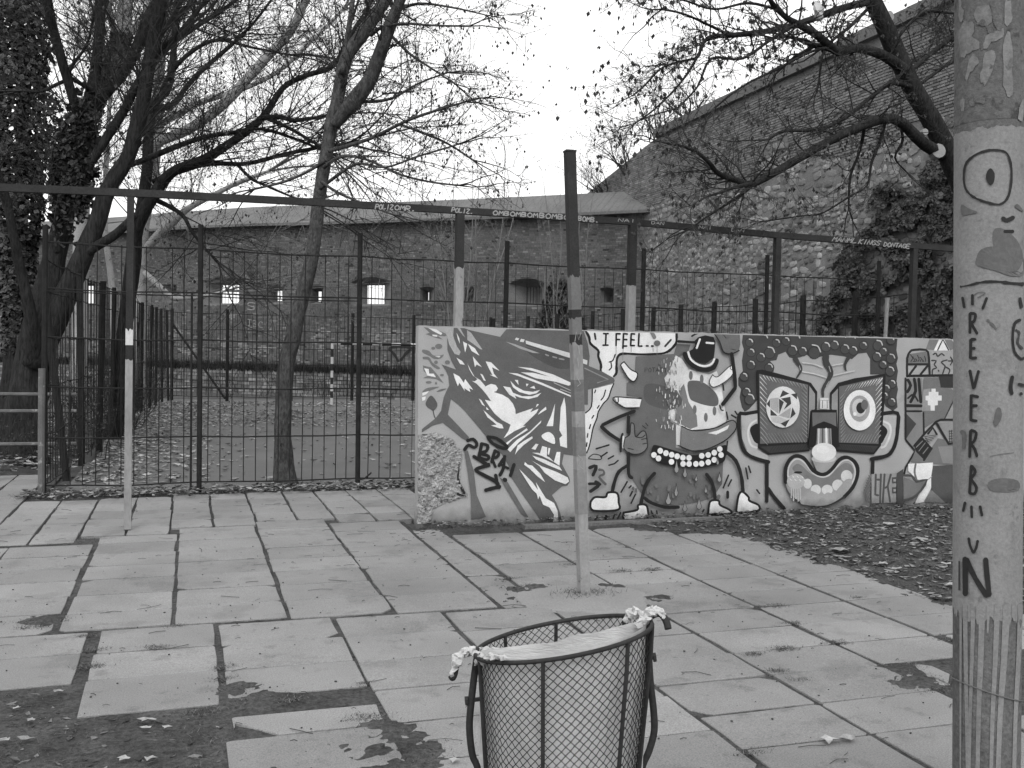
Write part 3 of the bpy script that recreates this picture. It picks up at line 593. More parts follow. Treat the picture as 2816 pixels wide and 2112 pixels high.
for i in range(13):
    y = 625 + i * 55; f.S(200 if i < 6 else 150, 9, [(310, y), (310 + 75, y + 85)], sub=1, taper=(1, .3))
    x = 345 + i * 36; f.S(190 if i < 4 else 142, 9, [(x, 610 + i * 8), (x + 34, 660 + i * 8)], sub=1, taper=(1, .3))
    f.S(146, 8, [(820, 760 + i * 44), (760, 700 + i * 44)], sub=1, taper=(1, .3)); f.S(138, 8, [(400 + i * 33, 1342), (330 + i * 34, 1240)], sub=1, taper=(1, .3))
    y = 640 + i * 52; f.S(205 if i < 7 else 146, 9, [(1648 - i * 2, y), (1580 - i * 2, y + 85)], sub=1, taper=(1, .3))
    x = 1260 + i * 30; f.S(150 if i < 5 else 195, 9, [(x + 25, 722 - i * 7), (x - 20, 785 - i * 7)], sub=1, taper=(1, .3))
    f.S(142, 8, [(1190, 860 + i * 38), (1240, 800 + i * 38)], sub=1, taper=(1, .3)); f.S(138, 8, [(1200 + i * 31, 1342), (1260 + i * 30, 1250)], sub=1, taper=(1, .3))
f.part('painted_eyes')
f.E(196, 553, 955, 184, 226, n=28)
f.P(160, [(412, 862), (505, 852), (505, 1030), (415, 970)]); f.P(158, [(500, 1050), (640, 960), (625, 1080)]); f.P(172, [(410, 1060), (500, 1055), (600, 1100), (520, 1140), (440, 1120)])
for q in ([(550, 770), (622, 808), (515, 852)], [(640, 815), (706, 803), (706, 872)], [(372, 922), (410, 868), (410, 962)], [(415, 978), (492, 1050), (415, 1050)], [(508, 862), (562, 900), (512, 1032)], [(530, 862), (632, 842), (642, 920), (560, 985), (595, 915)], [(656, 958), (692, 1030), (630, 1082)], [(523, 1137), (626, 1088), (580, 1172)]):
    f.P(66, q)
f.E(212, 1393, 990, 176, 222, n=28); f.E(148, 1393, 972, 112, 145, n=24); f.E(182, 1388, 962, 78, 100, n=20); f.E(52, 1405, 965, 50, 62); f.E(102, 1447, 930, 38, 56); f.E(215, 1340, 1030, 20, 22, n=10)
f.part('painted_nose')
f.P(34, [(862, 985), (1142, 985), (1150, 1200), (1172, 1390), (1090, 1412), (1080, 1200), (930, 1200), (900, 1402), (828, 1390), (850, 1200)]); f.P(104, [(872, 1015), (1132, 1015), (1137, 1170), (1080, 1140), (1000, 1112), (930, 1140), (876, 1170)])
f.P(190, [(960, 856), (1050, 856), (1056, 976), (955, 976)]); f.SS(120, 9, [[(985, 880), (983, 965)], [(1035, 880), (1037, 965)]]); f.S(150, 8, [(962, 880), (1050, 882)])
f.P(138, [(925, 1190), (1080, 1190), (1086, 1380), (920, 1380)]); f.S(205, 24, [(1025, 1195), (1030, 1375)], sub=1); f.S(190, 14, [(945, 1195), (940, 1375)], sub=1); f.S(86, 18, [(985, 1195), (985, 1375)], sub=1); f.S(96, 12, [(1062, 1195), (1068, 1375)], sub=1)
f.P(150, [(868, 1530), (1132, 1530), (1085, 1650), (1000, 1692), (920, 1650)]); f.E(178, 1000, 1522, 138, 42); f.E(202, 1000, 1448, 135, 100, n=26); f.E(222, 990, 1420, 70, 45)
f.part('painted_smile')
mouth = [(580, 1060), (575, 940), (590, 870), (630, 805), (690, 770), (770, 790), (830, 860), (880, 930), (960, 972), (1030, 962), (1100, 900), (1170, 812), (1250, 785), (1330, 830), (1368, 905), (1360, 1010), (1310, 1122), (1220, 1222), (1100, 1290), (960, 1320), (800, 1300), (690, 1240), (610, 1160)]
f.P(146, up(mouth), True); f.P(118, up([(655, 920), (700, 858), (760, 880), (850, 962), (960, 1004), (1060, 992), (1150, 902), (1230, 848), (1300, 872), (1322, 960), (1220, 1000), (1100, 1090), (980, 1120), (860, 1090), (780, 1010)]), True)
f.S(186, 15, up([(605, 1000), (612, 900), (660, 825), (720, 805), (790, 850), (870, 950), (960, 1000), (1050, 985), (1140, 890), (1210, 825), (1290, 825), (1340, 920), (1330, 1020), (1270, 1130)]))
for cx, cy, a, b in ((820, 1075, 45, 55), (910, 1142, 56, 56), (1035, 1142, 60, 56), (1150, 1092, 60, 62), (1247, 992, 62, 66)): f.E(188, cx, cy + 720, a, b)
f.P(150, up([(740, 1282), (830, 1160), (910, 1170), (965, 1210), (1040, 1170), (1100, 1180), (1170, 1110), (1240, 1030), (1302, 1030), (1290, 1122), (1180, 1250), (1000, 1312), (830, 1312)]), True)
f.S(38, 40, up(mouth[:18]), taper=(1, 1)); f.S(60, 26, up([(1220, 1222), (1100, 1292), (980, 1330)]), taper=(1, .2))
f.E(166, 690, 1770, 98, 84); f.SS(200, 9, up([(640, 980), (650, 1000)]) and [up([(600 + i * 26, 985 + (i * 37) % 70), (615 + i * 26, 1000 + (i * 37) % 70)]) for i in range(8)]); f.SS(172, 14, [up([(640 + i * 24, 1130), (640 + i * 25, 1230 + (i * 29) % 50)]) for i in range(5)]); f.E(40, 715, 1670, 45, 12)
f.part('like_lettering')
f.P(140, up([(1520, 970), (1790, 960), (1790, 1280), (1520, 1290)]))
f.SS(80, 22, [up(q) for q in ([(1566, 975), (1560, 1195)], [(1575, 1200), (1592, 1202)], [(1582, 1030), (1605, 1030)], [(1622, 972), (1612, 1278)], [(1662, 972), (1642, 1278)], [(1730, 975), (1696, 1100), (1722, 1270)], [(1668, 1120), (1690, 1110)])], sub=1)
for cy in (1040, 1150): f.P(80, up([(1742, cy - 35), (1790, cy - 38), (1790, cy + 30), (1744, cy + 32)])); f.P(150, up([(1758, cy - 15), (1785, cy - 17), (1785, cy + 10), (1760, cy + 12)]))
f.SS(96, 14, [up([(1490 - i * 8, 985 + i * 26), (1512 - i * 4, 1040 + i * 40)]) for i in range(7)], sub=1); f.P(76, up([(1792, 962), (1866, 912), (1862, 1332), (1800, 1332)]))
f.P(112, up([(1868, 1000), (2010, 1062), (2140, 1022), (2060, 1150), (1960, 1230), (1868, 1262)])); f.SS(78, 26, [up([(1870, 985), (1960, 990), (2010, 1055), (2125, 1030), (2060, 1150), (1965, 1232), (1875, 1255)])], sub=2)
f.flush()

# ---------------- fourth mural: figure of patched panels
f = Fig(7); f.part('painted_panel_figure')
f.P(118, [(1170, 200), (1275, 200), (1222, 332), (1130, 322)]); f.P(118, [(1336, 203), (1415, 205), (1462, 300), (1400, 335)]); f.P(216, [(1276, 198), (1336, 200), (1392, 336), (1218, 336)]); f.P(216, [(1422, 208), (1512, 210), (1466, 297)])
f.S(62, 14, [(1262, 330), (1316, 212)], sub=1); f.S(62, 14, [(1322, 215), (1380, 330)], sub=1); f.S(80, 30, [(1500, 260), (1462, 320)], sub=1)
f.P(150, [(1180, 340), (1510, 340), (1510, 600), (1180, 600)]); f.P(112, [(945, 375), (1130, 345), (1155, 400), (1155, 475), (935, 478)])
f.SS(50, 9, [[(960 + i * 26, 380 + (i * 23) % 60), (985 + i * 24, 420 + (i * 31) % 40), (965 + i * 26, 455)] for i in range(7)])
f.SS(46, 24, [[(925, 620), (925, 420), (960, 345), (1000, 328), (1130, 328), (1162, 400), (1172, 600)], [(935, 488), (1155, 486)], [(1022, 505), (952, 598)], [(1148, 505), (1072, 598)]], sub=2)
f.SS(66, 16, [[(1195, 445), (1242, 450), (1222, 490), (1247, 525), (1205, 545), (1200, 595)], [(1362, 440), (1300, 462), (1340, 505), (1330, 545), (1315, 590)], [(1345, 515), (1392, 545), (1380, 590)], [(1268, 555), (1272, 562)], [(1210, 380), (1240, 365), (1260, 400), (1300, 370), (1330, 390)], [(1480, 360), (1495, 570)]])
for i in range(6): f.S(56, 12, [(1425 + 50 * math.cos(i * 1.05), 450 + 50 * math.sin(i * 1.05)), (1425, 450)], sub=1)
f.S(40, 26, [(930, 614), (1510, 606)], sub=1)
f.P(112, [(1105, 632), (1270, 632), (1300, 746), (1400, 746), (1462, 800), (1330, 1090), (1230, 1112), (1115, 1190), (1112, 1010), (1080, 1000), (1095, 760)]); f.P(58, [(1272, 622), (1510, 618), (1510, 745), (1292, 742)])
f.P(140, [(1100, 765), (1180, 752), (1180, 998), (1082, 1000)]); f.P(202, [(1190, 755), (1236, 755), (1236, 790), (1266, 790), (1266, 830), (1302, 830), (1302, 886), (1260, 886), (1260, 936), (1226, 940), (1226, 996), (1180, 996), (1180, 940), (1150, 936), (1150, 886), (1125, 882), (1125, 834), (1160, 830), (1160, 790), (1190, 790)])
f.P(142, [(1462, 830), (1510, 860), (1510, 1085), (1335, 1085)]); f.SS(60, 14, [[(1455, 790), (1490, 830), (1505, 880)], [(1460, 830), (1335, 1085)], [(1475, 860), (1460, 1080)]])
f.P(128, [(915, 640), (1090, 640), (1080, 1000), (915, 1000)]); f.SS(42, 34, [[(920, 942), (1075, 945)], [(1000, 650), (1015, 780), (960, 900)], [(930, 660), (960, 720), (925, 790)], [(1050, 650), (1072, 900)]], sub=2); f.SS(42, 20, [[(915, 1002), (1078, 1002)], [(930, 860), (990, 820), (1040, 890)]])
f.P(128, [(915, 1020), (1095, 1020), (1105, 1270), (970, 1400), (910, 1310)]); f.P(70, [(912, 1030), (1022, 1142), (940, 1260), (912, 1302)])
f.SS(44, 20, [[(905, 640), (905, 1310)], [(910, 1320), (1000, 1430)], [(1005, 1450), (905, 1620), (890, 1690)], [(1100, 1020), (1105, 1260)]], sub=1)
f.P(112, [(1010, 1440), (1190, 1400), (1260, 1300), (1500, 1345), (1500, 1600), (960, 1560)]); f.P(140, [(1262, 1130), (1505, 1112), (1505, 1340), (1380, 1360)])
f.P(130, [(1260, 1392), (1505, 1382), (1505, 1590), (1312, 1570)]); f.P(44, [(1000, 1382), (1092, 1290), (1190, 1400), (1105, 1535), (1022, 1452)]); f.SS(125, 10, [[(1020, 1400), (1090, 1330)], [(1050, 1440), (1120, 1350)], [(1095, 1470), (1150, 1400)]], sub=1)
f.P(140, [(1105, 1262), (1200, 1160), (1265, 1262), (1170, 1360)]); f.SS(44, 24, [[(1000, 1382), (1100, 1262), (1240, 1118)], [(1240, 1118), (1290, 1096), (1505, 1096)], [(1245, 1135), (1375, 1358)], [(1150, 1250), (1202, 1185), (1245, 1255)], [(1375, 1362), (1505, 1342)], [(1190, 1410), (1105, 1540)]], sub=1)
f.SS(62, 7, [[(1120, 1280 + i * 22), (1250 - i * 20, 1262 + i * 20)] for i in range(4)] + [[(1382 + i * 24, 1210), (1388 + i * 24, 1345)] for i in range(6)] + [[(1380, 1222 + i * 28), (1505, 1212 + i * 28)] for i in range(5)], sub=1)
f.part('painted_lower_panels')
f.P(214, up([(930, 862), (1202, 847), (1190, 1000), (1192, 1110), (1100, 1280), (1000, 1302), (1110, 1062), (1030, 1032), (930, 940)])); f.P(84, up([(1202, 882), (1508, 870), (1508, 1292), (1330, 1282), (1182, 1142), (1182, 1000)])); f.P(120, up([(1110, 1282), (1190, 1150), (1342, 1292)]))
f.S(112, 22, up([(1012, 862), (1000, 950), (1022, 1040)])); f.S(150, 10, up([(1190, 1000), (1115, 1060)]))
f.flush()

# ---------------- broken plaster at the wall's end: real relief
PB = [(40, 545), (250, 515), (420, 600), (520, 720), (515, 900), (490, 1050), (590, 1220), (370, 1285), (205, 1360), (185, 1480), (60, 1570), (30, 1570)]
PBW = [(wallmap(1140 + x / 4, 1060 + y / 4, 0)[0], wallmap(1140 + x / 4, 1060 + y / 4, 0)[2]) for x, y in PB]
def inpoly(x, y, P):
    r = False; j = len(P) - 1
    for i in range(len(P)):
        if (P[i][1] > y) != (P[j][1] > y) and x < (P[j][0] - P[i][0]) * (y - P[i][1]) / (P[j][1] - P[i][1]) + P[i][0]: r = not r
        j = i
    return r
mb = MB(); nx, nz = 84, 200; X0, X1, Z0, Z1 = -.004, .50, 0.03, 1.27; V = []; Fc = []
def ins(x, z): return inpoly(x + .012 * noise.noise(Vector((x * 30, z * 30, 0))), z + .012 * noise.noise(Vector((x * 30, z * 30, 5))), PBW)
for j in range(nz + 1):
    for i in range(nx + 1):
        x = X0 + (X1 - X0) * i / nx; z = Z0 + (Z1 - Z0) * j / nz
        k = sum(ins(x + a, z + b) for a, b in ((0, 0), (.012, 0), (-.012, 0), (0, .012), (0, -.012))) / 5 if x > .02 else (1 if ins(x, z) else 0)
        d = max(0, fbm(x, z, 11, 3)) * .030 + abs(fbm(x, z, 30, 3)) * .016 + abs(fbm(x, z, 70, 2)) * .006
        V.append((x, -0.0008 - (0.002 + d) * k + .004 * (k < .3), z))
for j in range(nz):
    for i in range(nx):
        if ins(X0 + (X1 - X0) * (i + .5) / nx, Z0 + (Z1 - Z0) * (j + .5) / nz): a = j * (nx + 1) + i; Fc.append((a, a + 1, a + nx + 2, a + nx + 1))
mb.add(V, Fc); mb.build('broken_plaster', M_RUBBLE, wall)
mb = MB(); cr = [(485, 850), (480, 930), (470, 1010), (490, 1080), (540, 1180)]
ribbon(mb, [(1140 + x / 4, 1060 + y / 4) for x, y in cr], 5, wallmap, .02, 3, (.4, 1.4), .4); ribbon(mb, [(1140 + 470 / 4, 1060 + 1190 / 4), (1140 + 560 / 4, 1060 + 1215 / 4)], 8, wallmap, .02, 1, (1, .2), .4)
mb.build('plaster_crack', M_MARKB, wall)

# ================================================================== STEEL FRAME (posts and painted beam behind the wall)
FY = 8.90
frame = thing('steel_frame', 'long dark steel beam on square posts with white scrawled lettering behind the painted wall', 'frame', loc=(-0.47, FY, 0))
FO = Vector(frame.location)
def rel(p, o): return Vector(p) - o
BP = [on_y(u, v, FY) for u, v in ((-400, 500), (0, 516), (354, 530), (878, 557), (1262, 579), (1744, 611), (2139, 647), (2641, 686), (3000, 716))]
def bz(x):                                            # beam centre height: it bows up a little
    for a, b in zip(BP[:-1], BP[1:]):
        if x <= b.x: return a.z + (b.z - a.z) * (x - a.x) / (b.x - a.x)
    return BP[-1].z
bx = [-3.2 + 0.6 * i for i in range(23)]
mb = MB()
for a, b in zip(bx[:-1], bx[1:]): pass
V = []; Fc = []
for i, x in enumerate(bx):
    z = bz(x)
    V += [rel((x, FY - .03, z - .03), FO), rel((x, FY - .03, z + .03), FO), rel((x, FY + .03, z + .03), FO), rel((x, FY + .03, z - .03), FO)]
for i in range(len(bx) - 1):
    for k in range(4): Fc.append((i * 4 + k, i * 4 + 4 + k, i * 4 + 4 + (k + 1) % 4, i * 4 + (k + 1) % 4))
Fc += [(0, 1, 2, 3), tuple(range(len(V) - 4, len(V)))[::-1]]
mb.add(V, Fc); mb.build('beam', M_STEEL, frame)
def beammap(u, v, off):
    p = on_y(u, v, FY - .0315); return Vector((p.x, FY - .0315 - off, p.z)) - FO
for txt, u0, v0, u1, v1, h, w, sl in (('POLIZ', 1032, 562, 1082, 564, 12, 3, .2), ('OMR.', 1085, 564, 1145, 569, 12, 3, .2), ('POLIZ.', 1242, 571, 1302, 577, 11, 3, .2),
                                  ('OMBOMBOM', 1356, 579, 1482, 587, 11, 3.4, .1), ('BOMBO', 1484, 586, 1568, 592, 12, 3.4, .1), ('BOMB.', 1590, 594, 1648, 600, 12, 3.4, .1),
                                  ('NAI', 1700, 601, 1750, 604, 8, 2, .1), ('DAN', 1792, 608, 1828, 611, 8, 2, .1), ('NAI', 1922, 620, 1960, 623, 8, 2, .1), ('DAN', 2012, 628, 2048, 631, 8, 2, .1),
                                  ('MANML', 2288, 651, 2356, 657, 12, 2.2, .5), ('KINGS', 2360, 658, 2420, 663, 12, 2.2, .5), ('DONTAGE', 2430, 666, 2502, 672, 11, 2.2, .3)):
    for i_, ch_ in enumerate(txt):
        k0_, k1_ = i_ / len(txt), (i_ + 1) / len(txt); m2 = MB()
        write(m2, ch_, u0 + (u1 - u0) * k0_, v0 + (v1 - v0) * k0_, u0 + (u1 - u0) * k1_, v0 + (v1 - v0) * k1_, h, w, beammap, .0004, slant=sl)
        if m2.f: m2.build('white_letter', M_MARKW, frame)
def sqpost(root, x0, y0, z0, x1, y1, z1, w, bands, name='post', base=M_STEEL):
    o = Vector(root.location); a = Vector((x0, y0, z0)); b = Vector((x1, y1, z1))
    m2 = MB(); m2.bar(a - o, b - o, w); p = m2.build(name, base, root)
    for (t0, t1, mat, nm) in bands:                # painted coats, a little proud of the steel, with an uneven edge
        m3 = MB(); q0 = a.lerp(b, t0); q1 = a.lerp(b, t1); ax = (b - a).normalized(); nseg = 5
        X = Vector((1, 0, 0)); Y = ax.cross(X).normalized(); X = Y.cross(ax); h = w / 2 + .0015
        ring = []
        for s_ in range(4):
            c0 = [(-1, -1), (1, -1), (1, 1), (-1, 1)][s_]; c1 = [(1, -1), (1, 1), (-1, 1), (-1, -1)][s_]
            for k in range(nseg): ring.append((c0[0] + (c1[0] - c0[0]) * k / nseg, c0[1] + (c1[1] - c0[1]) * k / nseg))
        n = len(ring); Vv = []
        for (q, sg) in ((q0, 1), (q1, -1)):
            for (i_, j_) in ring:
                j0 = rnd.uniform(0, .03) if sg < 0 else 0
                Vv.append(q - o + X * i_ * h + Y * j_ * h - ax * j0)
        m3.add(Vv, [(i, (i + 1) % n, n + (i + 1) % n, n + i) for i in range(n)])
        c_ = m3.build(nm, mat, p); 
    return p
sqpost(frame, -0.47, FY, -.05, -0.455, FY, bz(-.47) - .031, .055, [(0.02, .525, M_LIGHTP, 'pale_paint'), (.565, .615, M_BANDW, 'white_band')])
for x, t in ((2.385, .83), (4.135, .80), (5.775, .55), (7.49, .3)):
    sqpost(frame, x, FY, -.05, x + .005, FY, bz(x) - .031, .072 if x < 5 else .06, [(0.02, t, M_LIGHTP, 'pale_paint')])
# leaning post on the pavement
lp0 = Vector((2.44, 5.85, -.03)); lp1 = Vector((2.285, 5.87, 2.835))
post = thing('leaning_post', 'tall leaning square post with peeling pale paint, standing alone on the slabs', 'post', loc=lp0)
o_ = sqpost(post, *lp0, *lp1, .061, [(0.012, .585, M_LIGHTP, 'peeling_paint'), (.655, .735, grey('mid_post_paint', .16, .7, .2, 9), 'grey_band'), (.60, .64, grey('mid_post_paint', .16), 'grey_band')], 'shaft')
for t0, t1, v in ((.03, .16, .30), (.20, .30, .25), (.33, .395, .20), (.43, .50, .17)):   # overpainted patches
    m3 = MB(); a = lp0.lerp(lp1, t0) - lp0; b = lp0.lerp(lp1, t1) - lp0; m3.bar(a, b, .0655); m3.build('overpaint', grey('overpaint_%d' % int(v * 100), v, .75, .2, 9, spots=[(16, .64, .4)]), post)
m3 = MB(); m3.bar(lp1 - lp0, lp1 - lp0 + Vector((0, 0, .012)), .067); m3.build('cap', M_STEEL, post)
m3 = MB(); nn = 28
V = [(0, 0, .062)] + [(.15 * math.cos(i * 2 * math.pi / nn), .12 * math.sin(i * 2 * math.pi / nn), .058 + .006 * rnd.random()) for i in range(nn)] + [((.42 + .05 * rnd.random()) * math.cos(i * 2 * math.pi / nn), (.36 + .05 * rnd.random()) * math.sin(i * 2 * math.pi / nn), .026) for i in range(nn)]
m3.add(V, [(0, 1 + i, 1 + (i + 1) % nn) for i in range(nn)] + [(1 + i, 1 + nn + i, 1 + nn + (i + 1) % nn, 1 + (i + 1) % nn) for i in range(nn)])
m3.build('concrete_footing', M_CONC, post, smooth=True)
mm = MB()
def postmap(u, v, off):
    p = on_y(u, v, 5.818); return Vector((p.x, 5.818 - off, p.z)) - lp0
for q in ([(1581, 938), (1585, 912), (1592, 935), (1597, 915)], [(1590, 950), (1594, 975)], [(1588, 985), (1591, 1010)], [(1586, 1035), (1596, 1055), (1588, 1062)], [(1590, 1252), (1602, 1262), (1590, 1280), (1604, 1290)]):
    mm = MB(); ribbon(mm, q, 2, postmap, .0012, 1); mm.build('scratched_mark', M_MARKW, post)

# ================================================================== COURT FENCES
rod_me = MB(); rod_me.tube([(0, 0, 0), (0, 0, 1)], 1.0, 5); ROD = rod_me.mesh('rod')
def rod(root, x, y, z0, z1, r=.0056, lean=0.0):
    o = Vector(root.location)
    return inst('rod', ROD, M_RUST, root, (x - o.x, y - o.y, z0 - o.z), (rnd.uniform(-.006, .006) + 0, lean + rnd.uniform(-.008, .008), rnd.random() * 6), (r, r, z1 - z0))
def wire(root, pts, r=.006, mat=M_RUST, name='rail'):
    o = Vector(root.location); m2 = MB(); m2.tube([Vector(p) - o for p in pts], r, 6); return m2.build(name, mat, root)
def fpost(root, x, y, h, r=.03, lean=(0, 0), name='post', mat=M_RUST, sides=8):
    o = Vector(root.location); m2 = MB(); m2.tube([(0, 0, -.06), (lean[0] * .5, lean[1] * .5, h * .5), (lean[0], lean[1], h)], r, sides)
    return m2.build(name, mat, root, loc=(x - o.x, y - o.y, 0))
def rails(root, P, zs, r=.006, sag=.012, name='rail'):
    for z in zs:
        pts = []
        for (x0, y0), (x1, y1) in zip(P[:-1], P[1:]):
            for k in range(4): t = k / 4; pts.append((x0 + (x1 - x0) * t, y0 + (y1 - y0) * t - .004, z - sag * math.sin(math.pi * t) * rnd.uniform(.2, 1.2)))
        pts.append((P[-1][0], P[-1][1], z)); wire(root, pts, r, name=name)
FF = 11.06
fence = thing('court_fence', 'tall dark fence of thin upright rods running behind the painted wall', 'fence', loc=(-1.39, FF, 0))
FX = [-1.39, 0.13, 1.83, 3.53, 5.30, 7.05, 8.75]
for i, x in enumerate(FX): fpost(fence, x, FF, 2.84 if i else 2.75, .028 if i else .03, (rnd.uniform(-.02, .02), 0))
fpost(fence, 0.045, FF, 2.12, .012); m2 = MB(); m2.tube([(0.03, -.035, .6), (0.03, -.035, .5)], .02, 6); 
rails(fence, [(x, FF) for x in FX], [.10, .59, 1.11, 1.62, 2.12, 2.585], .0078, .02)
rails(fence, [(x, FF) for x in FX[:3]], [2.085], .006)
x = FX[0] + .125
while x < 8.7:
    if min(abs(x - q) for q in FX) > .04 and abs(x - 3.05) > .1:
        z0 = .09; z1 = 2.585
        if abs(x - (-.27)) < .06: z1 = 1.15
        if rnd.random() < .06: z1 = 1.62
        rod(fence, x + rnd.uniform(-.006, .006), FF, z0, z1, .0056 if x < 2.3 else .0034)
    x += .1235
m2 = MB(); m2.tube([rel((1.83, FF - .02, .08), Vector(fence.location)), rel((1.9, FF - .05, .1), Vector(fence.location)), rel((1.98, FF - .02, .16), Vector(fence.location))], .009, 6); m2.build('bent_wire', M_RUST, fence)
# side fence along the trees
SP = [(-1.32, 12.49), (-1.30, 13.96), (-1.21, 15.5), (-1.16, 17.3), (-1.09, 19.2), (-1.02, 21.3), (-.97, 23.5), (-.84, 24.9), (-.75, 26.5), (-.62, 27.6), (-.48, 28.6)]
sfence = thing('court_side_fence', 'overgrown dark fence with leaning posts along the trees beside the court', 'fence', loc=(-1.38, 11.2, 0))
for i, (x, y) in enumerate(SP): fpost(sfence, x, y, 2.45, .045 if i < 3 else .035, (-.28 if i == 0 else rnd.uniform(-.06, .06), rnd.uniform(-.05, .05)))
rails(sfence, [(-1.385, 11.15)] + SP, [.1, .62, 1.12, 1.62, 2.1, 2.42], .007, .03)
for (x0, y0), (x1, y1) in zip([(-1.385, 11.15)] + SP[:-1], SP):
    n_ = max(2, int((y1 - y0) / .135))
    for k in range(1, n_): t = k / n_; rod(sfence, x0 + (x1 - x0) * t, y0 + (y1 - y0) * t, .1, 2.42 if rnd.random() > .2 else 1.62)
for y0, dy in ((19.2, -1.3), (23.5, 1.4)): wire(sfence, [(-1.05, y0, 2.0), (-1.05, y0 + dy, .05)], .02, name='brace')
# far fence behind the goal
farf = thing('court_end_fence', 'dark wire fence behind the small goal at the court end', 'fence', loc=(-.4, 29.1, 0))
EX = [(-.4, 28.9), (1.05, 28.3), (2.8, 28.5), (4.55, 28.7), (6.35, 28.7), (8.75, 28.8)]
for x, y in EX: fpost(farf, x, y, 2.5, .045)
rails(farf, EX, [.1, .55, 1.0, 1.45, 1.95, 2.4], .008, .03)
for (x0, y0), (x1, y1) in zip(EX[:-1], EX[1:]):
    n_ = int((x1 - x0) / .125)
    for k in range(1, n_): t = k / n_; rod(farf, x0 + (x1 - x0) * t, y0 + (y1 - y0) * t, .1, 2.4, .006)
wire(farf, [(-.4, 28.85, 2.1), (1.0, 28.2, .05)], .03, name='brace')
# right-hand fence
rfence = thing('court_far_side_fence', 'dark wire fence with braced posts between court and the high stone wall', 'fence', loc=(8.8, 11.0, 0))
RP = [(8.8, 10.4), (8.8, 11.58), (8.8, 12.81), (8.8, 14.09), (8.8, 15.46), (8.8, 16.67), (8.8, 17.89), (8.8, 19.27), (8.8, 21.0), (8.8, 23.2), (8.8, 25.5), (8.8, 28.7)]
for i, (x, y) in enumerate(RP):
    fpost(rfence, x, y, 2.46, .045, (rnd.uniform(-.03, .03), 0), mat=M_RUST)
    if i % 2 == 1 or i < 5: wire(rfence, [(x, y + .02, 2.1), (x + .1, y - .75, .02)], .025, name='brace')
rails(rfence, RP, [1.3, 1.75, 2.1, 2.38], .007, .03)
y = 10.5
while y < 28: rod(rfence, 8.8, y, .1, 2.38, .005); y += .28
# pale broken stake and a hand-like scrap above the wall
st = MB(); a = on_y(2435, 920, 9.6); b = on_y(2440, 826, 9.6)
st.tube([(0, 0, -1.9), (0, 0, 0), b - a, b - a + Vector((0, 0, .03))], [.02, .022, .024, .03], 7)
tag(st.build('wooden_stake', M_CUT, loc=a), 'thin pale wooden stake with a split head sticking up behind the painted wall', 'stake')
# pipe railing at the left
rail_ = thing('pipe_railing', 'low railing of three horizontal pipes in front of the ivy-clad tree', 'railing', loc=(-4.6, 12.9, 0))
for z in (.94, .74, .35): wire(rail_, [(-4.6, 12.9, z), (-2.5, 12.9, z + .003), (-1.26, 12.9, z)], .021, grey('pipe_paint', .13, .5, .3, 8, spots=[(9, .6, 2.2)]), 'pipe')
for x in (-4.6, -3.0): fpost(rail_, x, 12.93, 1.0, .026)
pc = MB(); pc.tube([(0, 0, -.05), (0, 0, .65), (.005, 0, 1.30)], .034, 10)
tag(pc.build('stub_post', grey('pipe_paint', .13), loc=(-1.40, 11.0, 0)), 'short pale steel stub post at the fence corner', 'post')

# ================================================================== SMALL GOAL
goal = thing('football_goal', 'small goal with black and white striped tubes on the court', 'goal', loc=(3.63, 26.25, 0))
G0 = Vector((0, 0, 0)); G1 = Vector((2.41, .22, 0)); H_ = 1.62
def striped(a, b, n, name):
    p = MB(); p.tube([a, b], .034, 8); q = p.build(name, M_STEEL, goal)
    for k in range(0, n, 2):
        m3 = MB(); m3.tube([a.lerp(b, k / n), a.lerp(b, (k + (1 if k else .8)) / n)], .037, 8); m3.build('white_stripe', M_BANDW, q)
striped(Vector((0, 0, H_)), G0, 9, 'goal_post'); striped(G1 + Vector((0, 0, H_)), G1, 9, 'goal_post'); striped(Vector((0, 0, H_)), G1 + Vector((0, 0, H_)), 9, 'crossbar')

# ================================================================== FORT WALL (low, with embrasures) at the far end
def campt(u, Z, v=950):
    d = ray(u, v); return O + d * (Z / d.dot(FWD))
FWP = [campt(u, Z) for u, Z in ((-420, 60.5), (0, 58), (242, 55), (404, 52.5), (637, 49.6), (891, 47.9), (1237, 45.5), (1534, 43.4), (1800, 41.5))]
fp2 = spline([Vector((p.x, p.y)) for p in FWP], False, 5)
cum = [0.0]
for a, b in zip(fp2[:-1], fp2[1:]): cum.append(cum[-1] + (b - a).length)
FL = cum[-1]
def fw(s):                                            # distance along the wall -> (xy, tangent, normal towards the court)
    s = min(max(s, 0), FL - 1e-6)
    for i in range(len(cum) - 1):
        if s <= cum[i + 1]: break
    d = (fp2[i + 1] - fp2[i]).normalized(); p = fp2[i] + d * (s - cum[i])
    n_ = Vector((d.y, -d.x)); 
    return p, d, n_
def fw3(s, z, off=0.0):
    p, d, n_ = fw(s); return Vector((p.x + n_.x * off, p.y + n_.y * off, z))
def on_fort(u, v):                                    # picture -> (s, z)
    d = ray(u, v); best = None
    for i in range(len(fp2) - 1):
        a = fp2[i]; e = fp2[i + 1] - a
        den = d.x * e.y - d.y * e.x
        if abs(den) < 1e-9: continue
        t = (a.x * e.y - a.y * e.x) / den; k = (a.x * d.y - a.y * d.x) / den
        if t > 0 and -1e-6 <= k <= 1 + 1e-6: best = (cum[i] + k * e.length, EYE + d.z * t); break
    return best
fort = thing('fort_wall', 'curved old brick fort wall with dark embrasures and a pale sloping coping beyond the court', 'wall', loc=(fp2[18].x, fp2[18].y, -.9))
FRO = Vector(fort.location); FTOP = 7.35; FBOT = -1.3; LEDGE = 0.32
EMB = []                                              # (s0, s1, z0, z1, arch, back opening)
